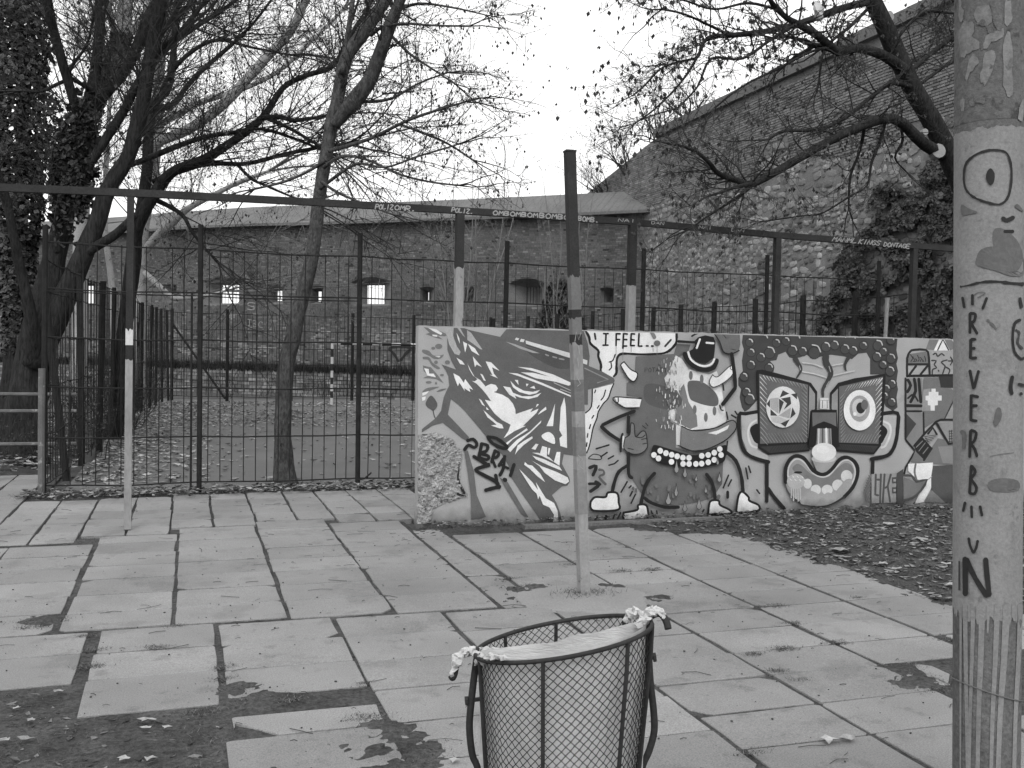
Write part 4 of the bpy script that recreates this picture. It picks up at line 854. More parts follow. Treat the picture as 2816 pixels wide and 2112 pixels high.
for (u0, u1, v0, v1, b0, b1, w0, w1) in ((560, 668, 763, 838, 608, 655, 785, 834), (739, 778, 785, 836, 764, 776, 800, 828), (852, 890, 785, 836, 873, 884, 802, 829), (965, 1076, 763, 840, 1011, 1058, 785, 836),
                                         (1156, 1195, 788, 833, 1175, 1180, 804, 828), (1278, 1312, 788, 834, 1286, 1291, 804, 826), (1400, 1500, 766, 841, 0, 0, 0, 0), (1650, 1688, 790, 834, 0, 0, 0, 0), (205, 262, 780, 838, 221, 259, 787, 834), (447, 486, 782, 830, 0, 0, 0, 0)):
    s0, za = on_fort(u0, v0); s1, _ = on_fort(u1, v0); _, zb = on_fort((u0 + u1) / 2, v1)
    bk = None
    if b1:
        def thru(u, v):                               # follow the sight line through the wall's thickness
            s_, z_ = on_fort(u, v); d = ray(u, v); _, t_, n_ = fw(s_); dn = -(d.x * n_.x + d.y * n_.y)
            return s_ + .85 * (d.x * t_.x + d.y * t_.y) / dn, z_ + .85 * d.z / dn
        q0, y0 = thru(b0, w0); q1, y1 = thru(b1, w1); bk = (q0, q1, y1, y0)
    EMB.append((s0, s1, zb, za, bk, (u1 - u0) > 60))
def arch(e, s):
    s0, s1, z0, z1, bk, big = e; t = (s - s0) / (s1 - s0) * 2 - 1
    return z1 - (0.22 if big else .06) * t * t
# solid face with openings
cuts = sorted(set([FL * i / 90 for i in range(91)] + [x for e in EMB for x in (e[0], e[1])] + [e[0] + (e[1] - e[0]) * k / 8 for e in EMB for k in range(1, 8)]))
face = MB()
def fq(s0, s1, za0, za1, zb0, zb1, off0=0.0, off1=0.0):
    face.add([rel(fw3(s0, za0, off0), FRO), rel(fw3(s1, za1, off0), FRO), rel(fw3(s1, zb1, off1), FRO), rel(fw3(s0, zb0, off1), FRO)], [(0, 1, 2, 3)])
for s0, s1 in zip(cuts[:-1], cuts[1:]):
    if s1 - s0 < 1e-4: continue
    mid = (s0 + s1) / 2; e = next((e for e in EMB if e[0] < mid < e[1]), None)
    fq(s0, s1, FBOT, FBOT, LEDGE, LEDGE, .35, .30); fq(s0, s1, LEDGE, LEDGE, LEDGE, LEDGE, .30, .0)
    if e: fq(s0, s1, LEDGE, LEDGE, e[2], e[2]); fq(s0, s1, arch(e, s0), arch(e, s1), FTOP, FTOP)
    else: fq(s0, s1, LEDGE, LEDGE, FTOP, FTOP)
face.build('wall_core', grey('dark_mortar', .12, 1, .35, 1, 30, .4, .8, .02, spec=.05), fort)
# splayed openings
for e in EMB:
    s0, s1, z0, z1, bk, big = e; D = -0.85; mb = MB()
    if bk: q0, q1, y0, y1 = bk
    else: q0, q1, y0, y1 = s0 + (s1 - s0) * .3, s1 - (s1 - s0) * .3, z0 + .1, z1 - .35
    y0 = max(y0, z0 - .1)
    K = 8; fr = [(s0 + (s1 - s0) * k / K) for k in range(K + 1)]; bb = [(q0 + (q1 - q0) * k / K) for k in range(K + 1)]
    for k in range(K):
        mb.add([rel(fw3(fr[k], arch(e, fr[k]), 0), FRO), rel(fw3(fr[k + 1], arch(e, fr[k + 1]), 0), FRO), rel(fw3(bb[k + 1], y1, D), FRO), rel(fw3(bb[k], y1, D), FRO)], [(0, 1, 2, 3)])
    for (a, b) in ((s0, q0), (s1, q1)):
        mb.add([rel(fw3(a, z0), FRO), rel(fw3(a, arch(e, a)), FRO), rel(fw3(b, y1, D), FRO), rel(fw3(b, y0, D), FRO)], [(0, 1, 2, 3)])
    mb.add([rel(fw3(s0, z0), FRO), rel(fw3(s1, z0), FRO), rel(fw3(q1, y0, D), FRO), rel(fw3(q0, y0, D), FRO)], [(0, 1, 2, 3)])
    if not bk: mb.add([rel(fw3(q0, y0, D), FRO), rel(fw3(q1, y0, D), FRO), rel(fw3(q1, y1, D), FRO), rel(fw3(q0, y1, D), FRO)], [(0, 1, 2, 3)])
    em = mb.build('embrasure', M_MORTAR, fort)
    if big:
        for k in range(5):
            m3 = MB(); t = (k + .5) / 5; m3.tube([rel(fw3(q0 + (q1 - q0) * t, y0, D + .1), FRO), rel(fw3(q0 + (q1 - q0) * t, y1, D + .1), FRO)], .014, 5); m3.build('window_bar', M_RUST, em)
# back of the wall so no light leaks
mb = MB()
for s0, s1 in zip(cuts[:-1], cuts[1:]):
    mid = (s0 + s1) / 2; e = next((e[4] for e in EMB if e[4] and e[4][0] - .02 < mid < e[4][1] + .02), None)
    for za, zb in ([(FBOT, e[2]), (e[3], FTOP)] if e else [(FBOT, FTOP)]):
        mb.add([rel(fw3(s0, za, -.86), FRO), rel(fw3(s1, za, -.86), FRO), rel(fw3(s1, zb, -.86), FRO), rel(fw3(s0, zb, -.86), FRO)], [(0, 1, 2, 3)])
mb.build('wall_back', M_MORTAR, fort)
# bricks of the far wall: too small to pick apart, real relief joined in one piece
br = MB(); ch = 0.083; zc = LEDGE + .01; row = 0
rb = random.Random(3)
while zc < FTOP - .05:
    s = rb.uniform(0, .28)
    while s < FL - .3:
        L_ = .27 if (row % 2 == 0) else .14
        a, b = s, s + L_ - .014; mid = (a + b) / 2; zm = zc + ch / 2
        ok = True
        for e in EMB:
            if a < e[1] + .02 and b > e[0] - .02 and e[2] - .03 < zm < arch(e, min(max(mid, e[0]), e[1])) + .05: ok = False; break
        if ok and s > 6:
            stone = zc < 3.0 and noise.noise(Vector((s * .9, zc * 1.2, 0))) > (.05 + .12 * zc)
            br.tone = (.17 + .13 * rb.random()) if stone and rb.random() < .6 else .095 + .055 * rb.random() + (.11 * rb.random() if rb.random() < .12 else 0) + .04 * noise.noise(Vector((s * .25, zc * .4, 4)))
            if rb.random() < .02: br.tone = .05
            o = .018 + .014 * rb.random(); z0 = zc; z1 = zc + ch - .012
            P = [rel(fw3(a, z0, 0), FRO), rel(fw3(b, z0, 0), FRO), rel(fw3(b, z1, 0), FRO), rel(fw3(a, z1, 0), FRO), rel(fw3(a, z0, o), FRO), rel(fw3(b, z0, o), FRO), rel(fw3(b, z1, o), FRO), rel(fw3(a, z1, o), FRO)]
            br.add(P, [(4, 5, 6, 7), (0, 1, 5, 4), (3, 7, 6, 2), (0, 4, 7, 3), (1, 2, 6, 5)])
        s += L_
    zc += ch; row += 1
br.build('brickwork', M_BRICK, fort, kind='stuff')
br = MB(); zc = FBOT
while zc < LEDGE - .05:
    s = rb.uniform(6, 6.4); h_ = rb.uniform(.16, .26)
    while s < FL - .3:
        L_ = rb.uniform(.22, .5); br.tone = .12 + .22 * rb.random() ** 2
        o = .36 + .03 * rb.random(); a, b, z0, z1 = s, s + L_ - .03, zc, min(zc + h_ - .03, LEDGE - .01)
        P = [rel(fw3(q, z, w), FRO) for w in (.3, o) for q, z in ((a, z0), (b, z0), (b, z1), (a, z1))]
        br.add(P, [(4, 5, 6, 7), (0, 1, 5, 4), (3, 7, 6, 2), (0, 4, 7, 3), (1, 2, 6, 5)]); s += L_
    zc += h_
br.build('plinth_stonework', M_BRICK, fort, kind='stuff')
# sloping coping with a dark underside
cp = MB(); nn = 150
for i in range(nn):
    s0 = FL * i / nn; s1 = FL * (i + 1) / nn - .01
    za = 7.32 if True else 0
    prof = [(.46, za - .02), (.46, za + .10), (-1.5, za + 1.22), (-1.5, za)]
    P = [rel(fw3(q, z, o), FRO) for q in (s0, s1) for o, z in prof]
    cp.add(P, [(0, 4, 5, 1), (1, 5, 6, 2), (2, 6, 7, 3), (0, 1, 2, 3), (7, 6, 5, 4), (0, 3, 7, 4)])
cp.build('coping', M_COPING, fort, kind='stuff')
def fortmap(u, v, off):
    s, z = on_fort(u, v); return fw3(s, z, .045 + off) - FRO
m2 = MB(); write(m2, 'TBC', 682, 878, 728, 886, 17, 1.8, fortmap, 0, gap=.3); m2.build('chalked_letters', grey('chalk', .27), fort)
m2 = MB(); write(m2, 'S', 682, 832, 704, 832, 20, 3, fortmap, 0, gap=.1); m2.build('chalked_letter', grey('chalk', .27), fort)
def plinthmap(u, v, off):
    s, z = on_fort(u, v); return fw3(s, z, .05 + off) - FRO
m2 = MB()
for q in ([(1072, 960), (1085, 974), (1096, 992)], [(1130, 960), (1116, 974), (1104, 990)], [(1074, 957), (1092, 953), (1112, 954), (1131, 957)]): ribbon(m2, q, 7, plinthmap, .001 * len(m2.f) / 10, 3, None, .3)
m2.build('black_horned_tag', M_MARKB, fort)
# weeds on the ledge
wd = MB(); 
for i in range(15000):
    s = rb.uniform(8, FL - 1); h_ = rb.uniform(.1, .58); p = fw3(s, LEDGE - .14 * rb.random(), rb.uniform(.2, .46)); wd.tone = rb.uniform(.12, .5)
    d = Vector((rb.uniform(-.12, .12), rb.uniform(-.12, .12), h_)); w = Vector((rb.uniform(-.04, .04), rb.uniform(-.04, .04), 0))
    wd.add([p - FRO, p + w - FRO, p + d - FRO], [(0, 1, 2)])
wd.build('ledge_weeds', M_GRASS, fort, kind='stuff')

# ================================================================== HIGH STONE WALL on the right
TX = 18.2; TT = 10.45
tall = thing('high_stone_wall', 'towering old wall of rubble stone with brick courses on top, partly ivy-covered', 'wall', loc=(TX, 22, 0))
TO = Vector(tall.location)
def ttop(y): return TT - .012 * (y - 21) if y < 37 else TT - .19 - max(0, y - 37.2) * .17
mb = MB(); ys = [6 + i for i in range(44)]
V = [];
for y in ys: V += [rel((TX - .0, y, -.9), TO), rel((TX, y, ttop(y)), TO), rel((TX + 1.6, y, ttop(y)), TO), rel((TX + 1.6, y, -.9), TO)]
Fc = [(i * 4 + k, i * 4 + 4 + k, i * 4 + 5 + k, i * 4 + 1 + k) for i in range(len(ys) - 1) for k in range(3)] + [(0, 1, 2, 3), tuple(range(len(V) - 4, len(V)))[::-1]]
mb.add(V, Fc); mb.build('wall_core', M_MORTAR, tall)
mb = MB()
for y in range(6, 37): mb.box(rel((TX + .5, y + .5, ttop(y) + .16), TO), (1.35, .985, .34))
mb.build('coping', M_TALLCOP, tall, kind='stuff')
rt = random.Random(11)
tb = MB(); unit = MB(); unit.add([(0, -.5, -.5), (0, .5, -.5), (0, .5, .5), (0, -.5, .5), (-1, -.46, -.42), (-1, .46, -.42), (-1, .46, .42), (-1, -.46, .42)], [(4, 7, 6, 5), (0, 4, 5, 1), (3, 2, 6, 7), (0, 3, 7, 4), (1, 5, 6, 2)])
BR = unit.mesh('brick'); nbrick = 0
zc = TT - .35; row = 0
def brick_low(y): return 7.55 + .5 * noise.noise(Vector((y * .35, 0, 9))) + (.9 if 27.5 < y < 29 else 0)
while zc > 6.6:
    y = 14 + rt.uniform(0, .15)
    while y < 44:
        L_ = .27 if row % 2 else .145
        if y > 36.5 and zc > ttop(y) - .15: y += L_; continue
        if zc > brick_low(y):
            o = .012 + .02 * rt.random(); ym = y + L_ / 2
            if nbrick < 300 and 20.4 < y < 23.6 and zc > 8.6 and row % 2 == 1 or (nbrick < 300 and 20.4 < y < 22.4 and zc > 9.2):
                nbrick += 1; inst('brick', BR, M_BRICKP, tall, rel((TX, ym, zc), TO), (0, 0, 0), (o + .01, L_ - .016, .07))
            else:
                tb.tone = .17 + .12 * rt.random() + (.12 * rt.random() if rt.random() < .15 else 0)
                if rt.random() < .05: tb.tone = .12
                h2 = .034; a, b = y + .006, y + L_ - .01
                P = [rel((TX, q, z), TO) for q, z in ((a, zc - h2), (b, zc - h2), (b, zc + h2), (a, zc + h2))] + [rel((TX - o - .01, q, z), TO) for q, z in ((a + .005, zc - h2 + .004), (b - .005, zc - h2 + .004), (b - .005, zc + h2 - .004), (a + .005, zc + h2 - .004))]
                tb.add(P, [(4, 7, 6, 5), (0, 4, 5, 1), (3, 2, 6, 7), (0, 3, 7, 4), (1, 5, 6, 2)])
        y += L_
    zc -= .083; row += 1
tb.build('brickwork', M_BRICK, tall, kind='stuff')
# rubble stones: irregular rounded blocks
ts = MB(); nstone = 0; stones = []
SHAPES = []
for k in range(12):
    m3 = MB(); q = 7; ang = [2 * math.pi * (i + rt.uniform(-.25, .25)) / q for i in range(q)]
    ring = [(math.copysign(abs(math.cos(a)) ** .6, math.cos(a)) * .5 * rt.uniform(.85, 1), math.copysign(abs(math.sin(a)) ** .6, math.sin(a)) * .5 * rt.uniform(.85, 1)) for a in ang]
    Vv = [(0, y_, z_) for y_, z_ in ring] + [(-.7 * rt.uniform(.8, 1), y_ * .9, z_ * .9) for y_, z_ in ring] + [(-1, rt.uniform(-.1, .1), rt.uniform(-.1, .1))]
    m3.add(Vv, [(i, q + i, q + (i + 1) % q, (i + 1) % q) for i in range(q)] + [(q + i, 2 * q, q + (i + 1) % q) for i in range(q)])
    SHAPES.append(m3)
SM = [m3.mesh('stone') for m3 in SHAPES]
zc = .3
while zc < 8.9:
    h_ = rt.uniform(.12, .26); y = 14 + rt.uniform(0, .4)
    while y < 44.5:
        L_ = h_ * rt.uniform(.7, 2.3)
        if zc + h_ * .5 < min(brick_low(y) - .05, ttop(y) - .1) and rt.random() < .93:
            stones.append((y + L_ / 2, zc + h_ / 2 + rt.uniform(-.09, .09) + .12 * noise.noise(Vector((y * .8, zc * .5, 0))), (L_ - .01) * rt.uniform(.75, 1.12), h_ * rt.uniform(.65, 1.3)))
        y += L_
    zc += h_ * .97
def svis(s): u_ = zdepth(Vector((TX, s[0], s[1]))); return (s[2] * s[3] / u_ ** 2) if s[0] > 20.2 and s[1] > 3.2 else 0
stones.sort(key=svis, reverse=True)
for i, (y, z, a, b) in enumerate(stones):
    k = rt.randrange(12); dep = .015 + .05 * rt.random(); ro = rt.uniform(-.3, .3)
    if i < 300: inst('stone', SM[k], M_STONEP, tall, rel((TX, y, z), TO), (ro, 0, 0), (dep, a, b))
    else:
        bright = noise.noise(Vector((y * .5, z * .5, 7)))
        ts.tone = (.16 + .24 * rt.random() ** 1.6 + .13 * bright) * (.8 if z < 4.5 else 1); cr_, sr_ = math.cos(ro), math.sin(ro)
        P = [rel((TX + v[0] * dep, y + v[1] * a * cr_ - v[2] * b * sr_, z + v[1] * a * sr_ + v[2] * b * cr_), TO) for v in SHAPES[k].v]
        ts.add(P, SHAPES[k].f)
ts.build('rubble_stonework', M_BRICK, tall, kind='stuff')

# ================================================================== TREES
def limb_pts(spec, y0, y1, jit=0.0):
    """spec: (u, v, radius px) down a limb; y runs from y0 to y1 in the world -> smooth points and radii in metres"""
    n_ = len(spec); P = []; R = []
    for i, (u, v, r) in enumerate(spec):
        y = y0 + (y1 - y0) * i / max(1, n_ - 1)
        p = on_y(u, v, y); P.append(p); R.append(r * zdepth(p) / F)
    S_ = spline(P, False, 4); RR_ = []
    for i in range(n_ - 1):
        for k in range(4): RR_.append(R[i] + (R[i + 1] - R[i]) * k / 4)
    RR_.append(R[-1])
    return S_, RR_
class Tree:
    def __init__(s, name, label, base, seed, bark, twig, group=None):
        s.root = thing(name, label, 'tree', group, base); s.o = Vector(base)
        s.tr = MB(); s.cr = MB(); s.lf = MB(); s.rg = random.Random(seed); s.bark = bark; s.twig = twig; s.limbs = []; s.tips = []
    def limb(s, spec, y0, y1, sides=9, rough=.14, twigs=True):
        P, R = limb_pts(spec, y0, y1); s.path(P, R, sides, rough); 
        if twigs: s.limbs.append((P, R))
        return P, R
    def path(s, P, R, sides=9, rough=.14):
        s.tr.tube([p - s.o for p in P], R, sides, True, rough)
    def sub(s, p, d, L, r, lvl, kids, droop, wob):
        g_ = s.rg; n_ = 5 if lvl > 0 else 4; pts = [p]; rad = [r]; q = p.copy(); dd = d.copy()
        for i in range(n_):
            dd = (dd + Vector((g_.uniform(-1, 1), g_.uniform(-1, 1), g_.uniform(-1, 1))) * wob + Vector((0, 0, droop))).normalized()
            q = q + dd * (L / n_); pts.append(q.copy()); rad.append(r * (1 - .8 * (i + 1) / n_))
        s.cr.tube([x - s.o for x in pts], rad, 4 if r > .006 else 3, False)
        if lvl > 0:
            for k in range(kids):
                t = g_.uniform(.2, 1); i = min(int(t * n_), n_ - 1); b = pts[i].lerp(pts[i + 1], t * n_ - i); tg = (pts[i + 1] - pts[i]).normalized()
                sd = Vector((g_.uniform(-1, 1), g_.uniform(-1, 1), g_.uniform(-.8, 1))).normalized()
                s.sub(b, (tg * .75 + sd * .85).normalized(), L * g_.uniform(.28, .55), max(r * .48, .0014), lvl - 1, max(2, kids - 1), droop, wob)
        else: s.tips.append(pts[-1]); s.tips.append(pts[len(pts) // 2])
    def dress(s, per_m, L, lvl=2, kids=5, droop=0.0, wob=.22, rmin=0.0, up=.3, t0=.12):
        g_ = s.rg
        for P, R in s.limbs:
            ln = sum((b - a).length for a, b in zip(P[:-1], P[1:])); n_ = int(ln * per_m)
            for k in range(n_):
                t = g_.uniform(t0, 1) * (len(P) - 1); i = min(int(t), len(P) - 2); p = P[i].lerp(P[i + 1], t - i); tg = (P[i + 1] - P[i]).normalized()
                r0 = R[i]; sd = Vector((g_.uniform(-1, 1), g_.uniform(-1, 1), g_.uniform(-.4, 1) * 1.0)).normalized()
                d = (tg * g_.uniform(.3, 1.0) + sd + Vector((0, 0, up))).normalized()
                s.sub(p, d, L * g_.uniform(.4, 1.0), min(max(r0 * .40, .0035), .011), lvl, kids, droop, wob)
            # limb end continues into twigs
            tg = (P[-1] - P[-2]).normalized()
            for k in range(3): s.sub(P[-1], (tg + Vector((g_.uniform(-.4, .4), g_.uniform(-.4, .4), g_.uniform(-.3, .4)))).normalized(), L * .9, max(R[-1] * .8, .005), lvl, kids, droop, wob)
    def leaves(s, frac, size, hang=True, cluster=1, pool=None):
        g_ = s.rg
        for p in (pool if pool is not None else s.tips):
            if g_.random() > frac: continue
            for c_ in range(cluster):
                s.lf.tone = g_.uniform(.5, 1.3); h_ = size * g_.uniform(.6, 1.3); w = h_ * g_.uniform(.28, .45); a = g_.uniform(0, 6.28)
                q = p + Vector((g_.uniform(-1, 1), g_.uniform(-1, 1), g_.uniform(-1, .3))) * size * (.4 if c_ else .05) - s.o
                x = Vector((math.cos(a), math.sin(a), 0)) * w; z = Vector((g_.uniform(-.3, .3), g_.uniform(-.3, .3), -1 if hang else g_.uniform(-1, .6))) * h_
                f_ = Vector((-math.sin(a), math.cos(a), 0)) * w * .5
                s.lf.add([q, q + z * .45 + x, q + z, q + z * .5 - x, q + z * .5 + f_], [(0, 1, 4), (1, 2, 4), (2, 3, 4), (3, 0, 4)])
    def done(s, leafname='hanging_seeds', leafmat=None):
        s.tr.build('trunk', s.bark, s.root, smooth=True)
        if s.cr.f: s.cr.build('crown', s.twig, s.root, kind='stuff')
        if s.lf.f: s.lf.build(leafname, leafmat or M_SEED, s.root, kind='stuff')
        return s.root

# ---- dark many-stemmed tree by the railing
b1 = on_ground(70, 1268); Y1 = b1.y
t1 = Tree('broadleaf_tree', 'dark many-stemmed bare tree rising behind the low pipe railing', b1, 21, M_BARK, M_TWIG)
t1.limb([(70, 1285, 68), (68, 1230, 58), (75, 1120, 52), (90, 1000, 50), (112, 900, 46), (132, 800, 40), (150, 707, 30), (187, 560, 26), (222, 440, 24), (232, 349, 22), (247, 270, 17), (266, 174, 14), (279, 0, 13), (290, -160, 10), (300, -320, 6)], Y1, Y1 + .3, 14, .18)
t1.limb([(240, 330, 15), (262, 290, 15), (349, 187, 14), (405, 57, 16), (440, -10, 15), (500, -150, 10), (540, -300, 5)], Y1 + .2, Y1 + 1.2)
t1.limb([(230, 350, 13), (215, 320, 14), (183, 209, 13), (148, 87, 13), (131, 0, 13), (110, -140, 9), (80, -300, 5)], Y1 + .2, Y1 - .8)
t1.limb([(95, 1010, 34), (150, 880, 32), (215, 735, 27), (261, 624, 24), (296, 524, 22), (344, 445, 20), (365, 392, 20), (392, 279, 19), (411, 174, 18), (436, 44, 18), (450, -60, 15), (470, -250, 8)], Y1 - .1, Y1 - .5, 11, .16)
t1.limb([(135, 800, 16), (170, 660, 15), (227, 489, 14), (279, 401, 13), (340, 305, 12), (372, 240, 11), (404, 190, 9)], Y1 + .15, Y1 - .4)
t1.limb([(-25, 430, 13), (0, 500, 13), (22, 570, 12), (48, 700, 13), (75, 820, 15), (92, 930, 20), (90, 1000, 24)], Y1 - .9, Y1 - .15, 9, .14, False)
t1.limb([(228, 705, 13), (262, 680, 13), (310, 650, 13), (345, 620, 12), (372, 590, 10)], Y1 - .2, Y1 - .6, 8, .1, False)
t1.limb([(266, 260, 8), (230, 235, 7), (190, 200, 5), (240, 120, 4), (258, 40, 4)], Y1 + .2, Y1 - .5, 6)
t1.limb([(180, 222, 6), (150, 235, 5), (110, 252, 4), (60, 250, 3)], Y1, Y1 - .6, 6)
t1.limb([(349, 187, 8), (395, 120, 7), (420, 80, 6), (470, 60, 5), (510, 20, 4)], Y1 + .6, Y1 + 1.4, 6)
t1.limb([(408, 180, 9), (450, 140, 8), (520, 60, 7), (560, 10, 6), (640, -60, 4)], Y1 - .4, Y1 + .3, 6)
t1.limb([(430, 130, 9), (480, 110, 8), (560, 60, 7), (650, 0, 5), (740, -80, 4)], Y1 - .4, Y1 + .6, 6)
t1.dress(6.0, 2.1, 2, 6, 0.0, .15, up=.1, t0=.45)
t1.leaves(.05, .045); t1.done()
# ---- second dark tree inside the side fence, limbs reaching over the court
b2 = on_ground(322, 1200); Y2 = b2.y
t2 = Tree('broadleaf_tree', 'dark bare tree by the side fence with long limbs reaching over the court', b2, 22, M_BARK, M_TWIG)
t2.limb([(310, 1222, 30), (318, 1160, 24), (335, 1000, 22), (350, 850, 20), (366, 720, 20), (376, 624, 20), (418, 546, 17), (470, 476, 14), (553, 441, 12), (591, 421, 12), (660, 375, 11), (722, 323, 10), (778, 242, 8), (840, 208, 7), (914, 183, 7), (950, 120, 6)], Y2, Y2 - 1.5, 10, .15)
t2.limb([(372, 660, 16), (392, 560, 16), (405, 467, 15), (410, 349, 14), (427, 283, 12), (462, 244, 10), (475, 170, 9), (481, 80, 8), (490, -60, 6)], Y2, Y2 + .5)
t2.limb([(418, 300, 9), (470, 290, 8), (520, 230, 8), (560, 190, 7), (640, 120, 6), (700, 60, 4), (760, -20, 3)], Y2 + .1, Y2 - .6, 6)
t2.limb([(355, 455, 8), (420, 430, 9), (480, 405, 8), (560, 378, 7), (640, 365, 6), (720, 355, 5), (820, 385, 4), (900, 420, 3)], Y2 - .1, Y2 - 1.6, 6)
t2.limb([(722, 323, 7), (770, 322, 7), (807, 331, 6), (860, 325, 5), (900, 318, 4)], Y2 - 1.2, Y2 - 1.8, 6)
t2.limb([(735, 325, 6), (800, 355, 5), (860, 390, 4), (905, 420, 3)], Y2 - 1.2, Y2 - 2, 6)
t2.limb([(400, 540, 8), (440, 555, 7), (500, 590, 6), (530, 640, 5), (570, 690, 4), (600, 720, 3)], Y2 - .2, Y2 - 1.3, 6)
t2.limb([(440, 270, 7), (470, 200, 6), (530, 140, 6), (600, 110, 5), (690, 130, 4), (790, 150, 3)], Y2 + .4, Y2 - .5, 6)
t2.limb([(420, 500, 8), (500, 470, 7), (580, 450, 7), (680, 450, 6), (780, 425, 6), (880, 405, 5), (960, 395, 4)], Y2 - .4, Y2 - 1.5, 6)
t2.limb([(650, 450, 5), (690, 490, 5), (730, 510, 4), (800, 540, 3), (850, 560, 3)], Y2 - .8, Y2 - 1.4, 6)
t2.dress(6.5, 2.0, 2, 7, -.01, .15, up=.15, t0=.3)
t2.leaves(.06, .04); t2.done()
# ---- ivy-clad trunk far left
def ivy(mb, p, size, g_, tone=(.35, 1.3), nrm=None):
    mb.tone = g_.uniform(*tone); a = Vector((g_.uniform(-1, 1), g_.uniform(-1, 1), g_.uniform(-1, 1))).normalized()
    if nrm is not None: a = (nrm + a * .9).normalized()
    x = a.orthogonal().normalized(); x = Matrix.Rotation(g_.uniform(0, 6.28), 3, a) @ x; y_ = a.cross(x); w = size * g_.uniform(.6, 1.3)
    mb.add([p - y_ * w * .5, p + x * w * .5 - y_ * w * .1, p + x * w * .3 + y_ * w * .35 + a * w * .12, p + y_ * w * .6, p - x * w * .3 + y_ * w * .35 + a * w * .12, p - x * w * .5 - y_ * w * .1], [(0, 1, 2, 3), (0, 3, 4, 5)])
b3 = on_ground(28, 1215); Y3 = b3.y
t3 = Tree('ivy_clad_tree', 'tall trunk thickly wrapped in dark ivy at the edge of the trees', b3, 23, M_BARK, M_TWIG)
P3, R3 = t3.limb([(28, 1230, 40), (30, 1100, 30), (36, 950, 24), (45, 800, 22), (55, 600, 20), (62, 400, 18), (60, 200, 17), (45, 0, 15), (40, -150, 12), (30, -320, 6)], Y3, Y3 + .2, 9, .15)
t3.dress(2.0, 1.6, 1, 4, .0, .25, t0=.4)
iv = MB(); gi = random.Random(5)
for k in range(17000):
    t = gi.random() ** .9 * (len(P3) - 1); i = min(int(t), len(P3) - 2); p = P3[i].lerp(P3[i + 1], t - i); zz = p.z
    wd_ = (.16 + .24 * min(1, max(0, (zz - 2.0) / 2.5)) + .16 * noise.noise(Vector((zz * 1.1, 3, 1)))) * (1 if zz > 1.4 else .5)
    a = gi.uniform(0, 6.28); r_ = wd_ * (0.55 + .6 * gi.random() ** .7) * (1 + .35 * noise.noise(Vector((math.cos(a) * 1.5, math.sin(a) * 1.5, zz * 1.8))))
    ivy(iv, p + Vector((math.cos(a) * r_, math.sin(a) * r_, gi.uniform(-.1, .1))) - t3.o, .075, gi, (.2, 1.2), Vector((math.cos(a), math.sin(a), .3)))
for k in range(4600):                                  # ivy on the neighbouring stem
    u_ = gi.uniform(150, 250); v_ = 400 + (250 - u_) * 1.2 + gi.gauss(0, 70); p = on_y(u_ + gi.gauss(0, 12), v_, Y1 + .1 + gi.uniform(-.25, .25)); ivy(iv, p - t3.o, .07, gi, (.2, 1.1))
iv.build('ivy', M_IVY, t3.root, kind='stuff'); t3.done()
# ---- pale plane tree behind
b4 = on_ground(383, 1075); b4 = Vector((on_y(385, 900, 24).x, 24, 0)); Y4 = 24.0
t4 = Tree('plane_tree', 'pale smooth-barked plane tree with long light limbs behind the dark trees', b4, 24, M_PALE, M_PALETW)
t4.limb([(378, 1090, 20), (382, 900, 17), (384, 794, 16), (392, 641, 16), (405, 560, 15), (420, 480, 15), (431, 370, 15), (436, 260, 14), (444, 140, 13), (465, 60, 12), (480, -60, 10), (500, -220, 6)], Y4, Y4, 10, .08)
t4.limb([(398, 690, 13), (436, 645, 12), (475, 612, 11), (514, 576, 9), (580, 540, 7), (660, 500, 6), (740, 470, 4)], Y4, Y4 - 1.5, 8, .08)
t4.limb([(422, 470, 13), (425, 400, 14), (520, 355, 14), (616, 285, 14), (722, 170, 13), (799, 85, 12), (841, 0, 11), (900, -120, 8)], Y4, Y4 - 2.5, 9, .06)
t4.limb([(432, 350, 11), (470, 325, 9), (565, 276, 8), (640, 255, 7), (760, 200, 6), (860, 110, 5), (940, 30, 4)], Y4, Y4 + 1, 8, .06)
t4.limb([(445, 150, 10), (470, 80, 9), (520, 20, 7), (560, -60, 5)], Y4, Y4 + 1.5, 8)
t4.limb([(398, 750, 8), (420, 770, 9), (470, 815, 8), (505, 820, 7), (560, 815, 5), (620, 800, 3)], Y4 - 1, Y4 - 2, 7)
t4.dress(4.0, 3.2, 2, 9, -.01, .16, up=.2, t0=.3); t4.leaves(.12, .07); t4.done()
b5 = Vector((on_y(300, 900, 21).x, 21, 0)); Y5 = 21.0
t5 = Tree('plane_tree', 'pale leaning plane trunk with ivy patches behind the many-stemmed tree', b5, 25, M_PALE, M_PALETW)
t5.limb([(215, 1090, 24), (220, 900, 22), (222, 700, 20), (228, 520, 20), (235, 400, 20), (262, 270, 20), (292, 200, 20), (322, 139, 20), (340, 80, 19), (345, 0, 18), (350, -160, 12), (360, -300, 6)], Y5, Y5, 10, .08)
t5.limb([(335, 110, 10), (365, 85, 9), (400, 30, 7), (420, -40, 5)], Y5, Y5 + 1, 8); t5.limb([(322, 100, 9), (300, 40, 8), (290, -40, 5)], Y5, Y5 - 1, 8)
t5.limb([(318, 1085, 9), (312, 860, 9), (305, 760, 9), (290, 650, 8), (288, 540, 8), (294, 420, 7), (300, 310, 6), (310, 200, 4)], Y5 + .5, Y5 + .8, 8, .05)
t5.dress(4.0, 3.0, 2, 9, 0, .16, up=.2, t0=.45); iv = MB()
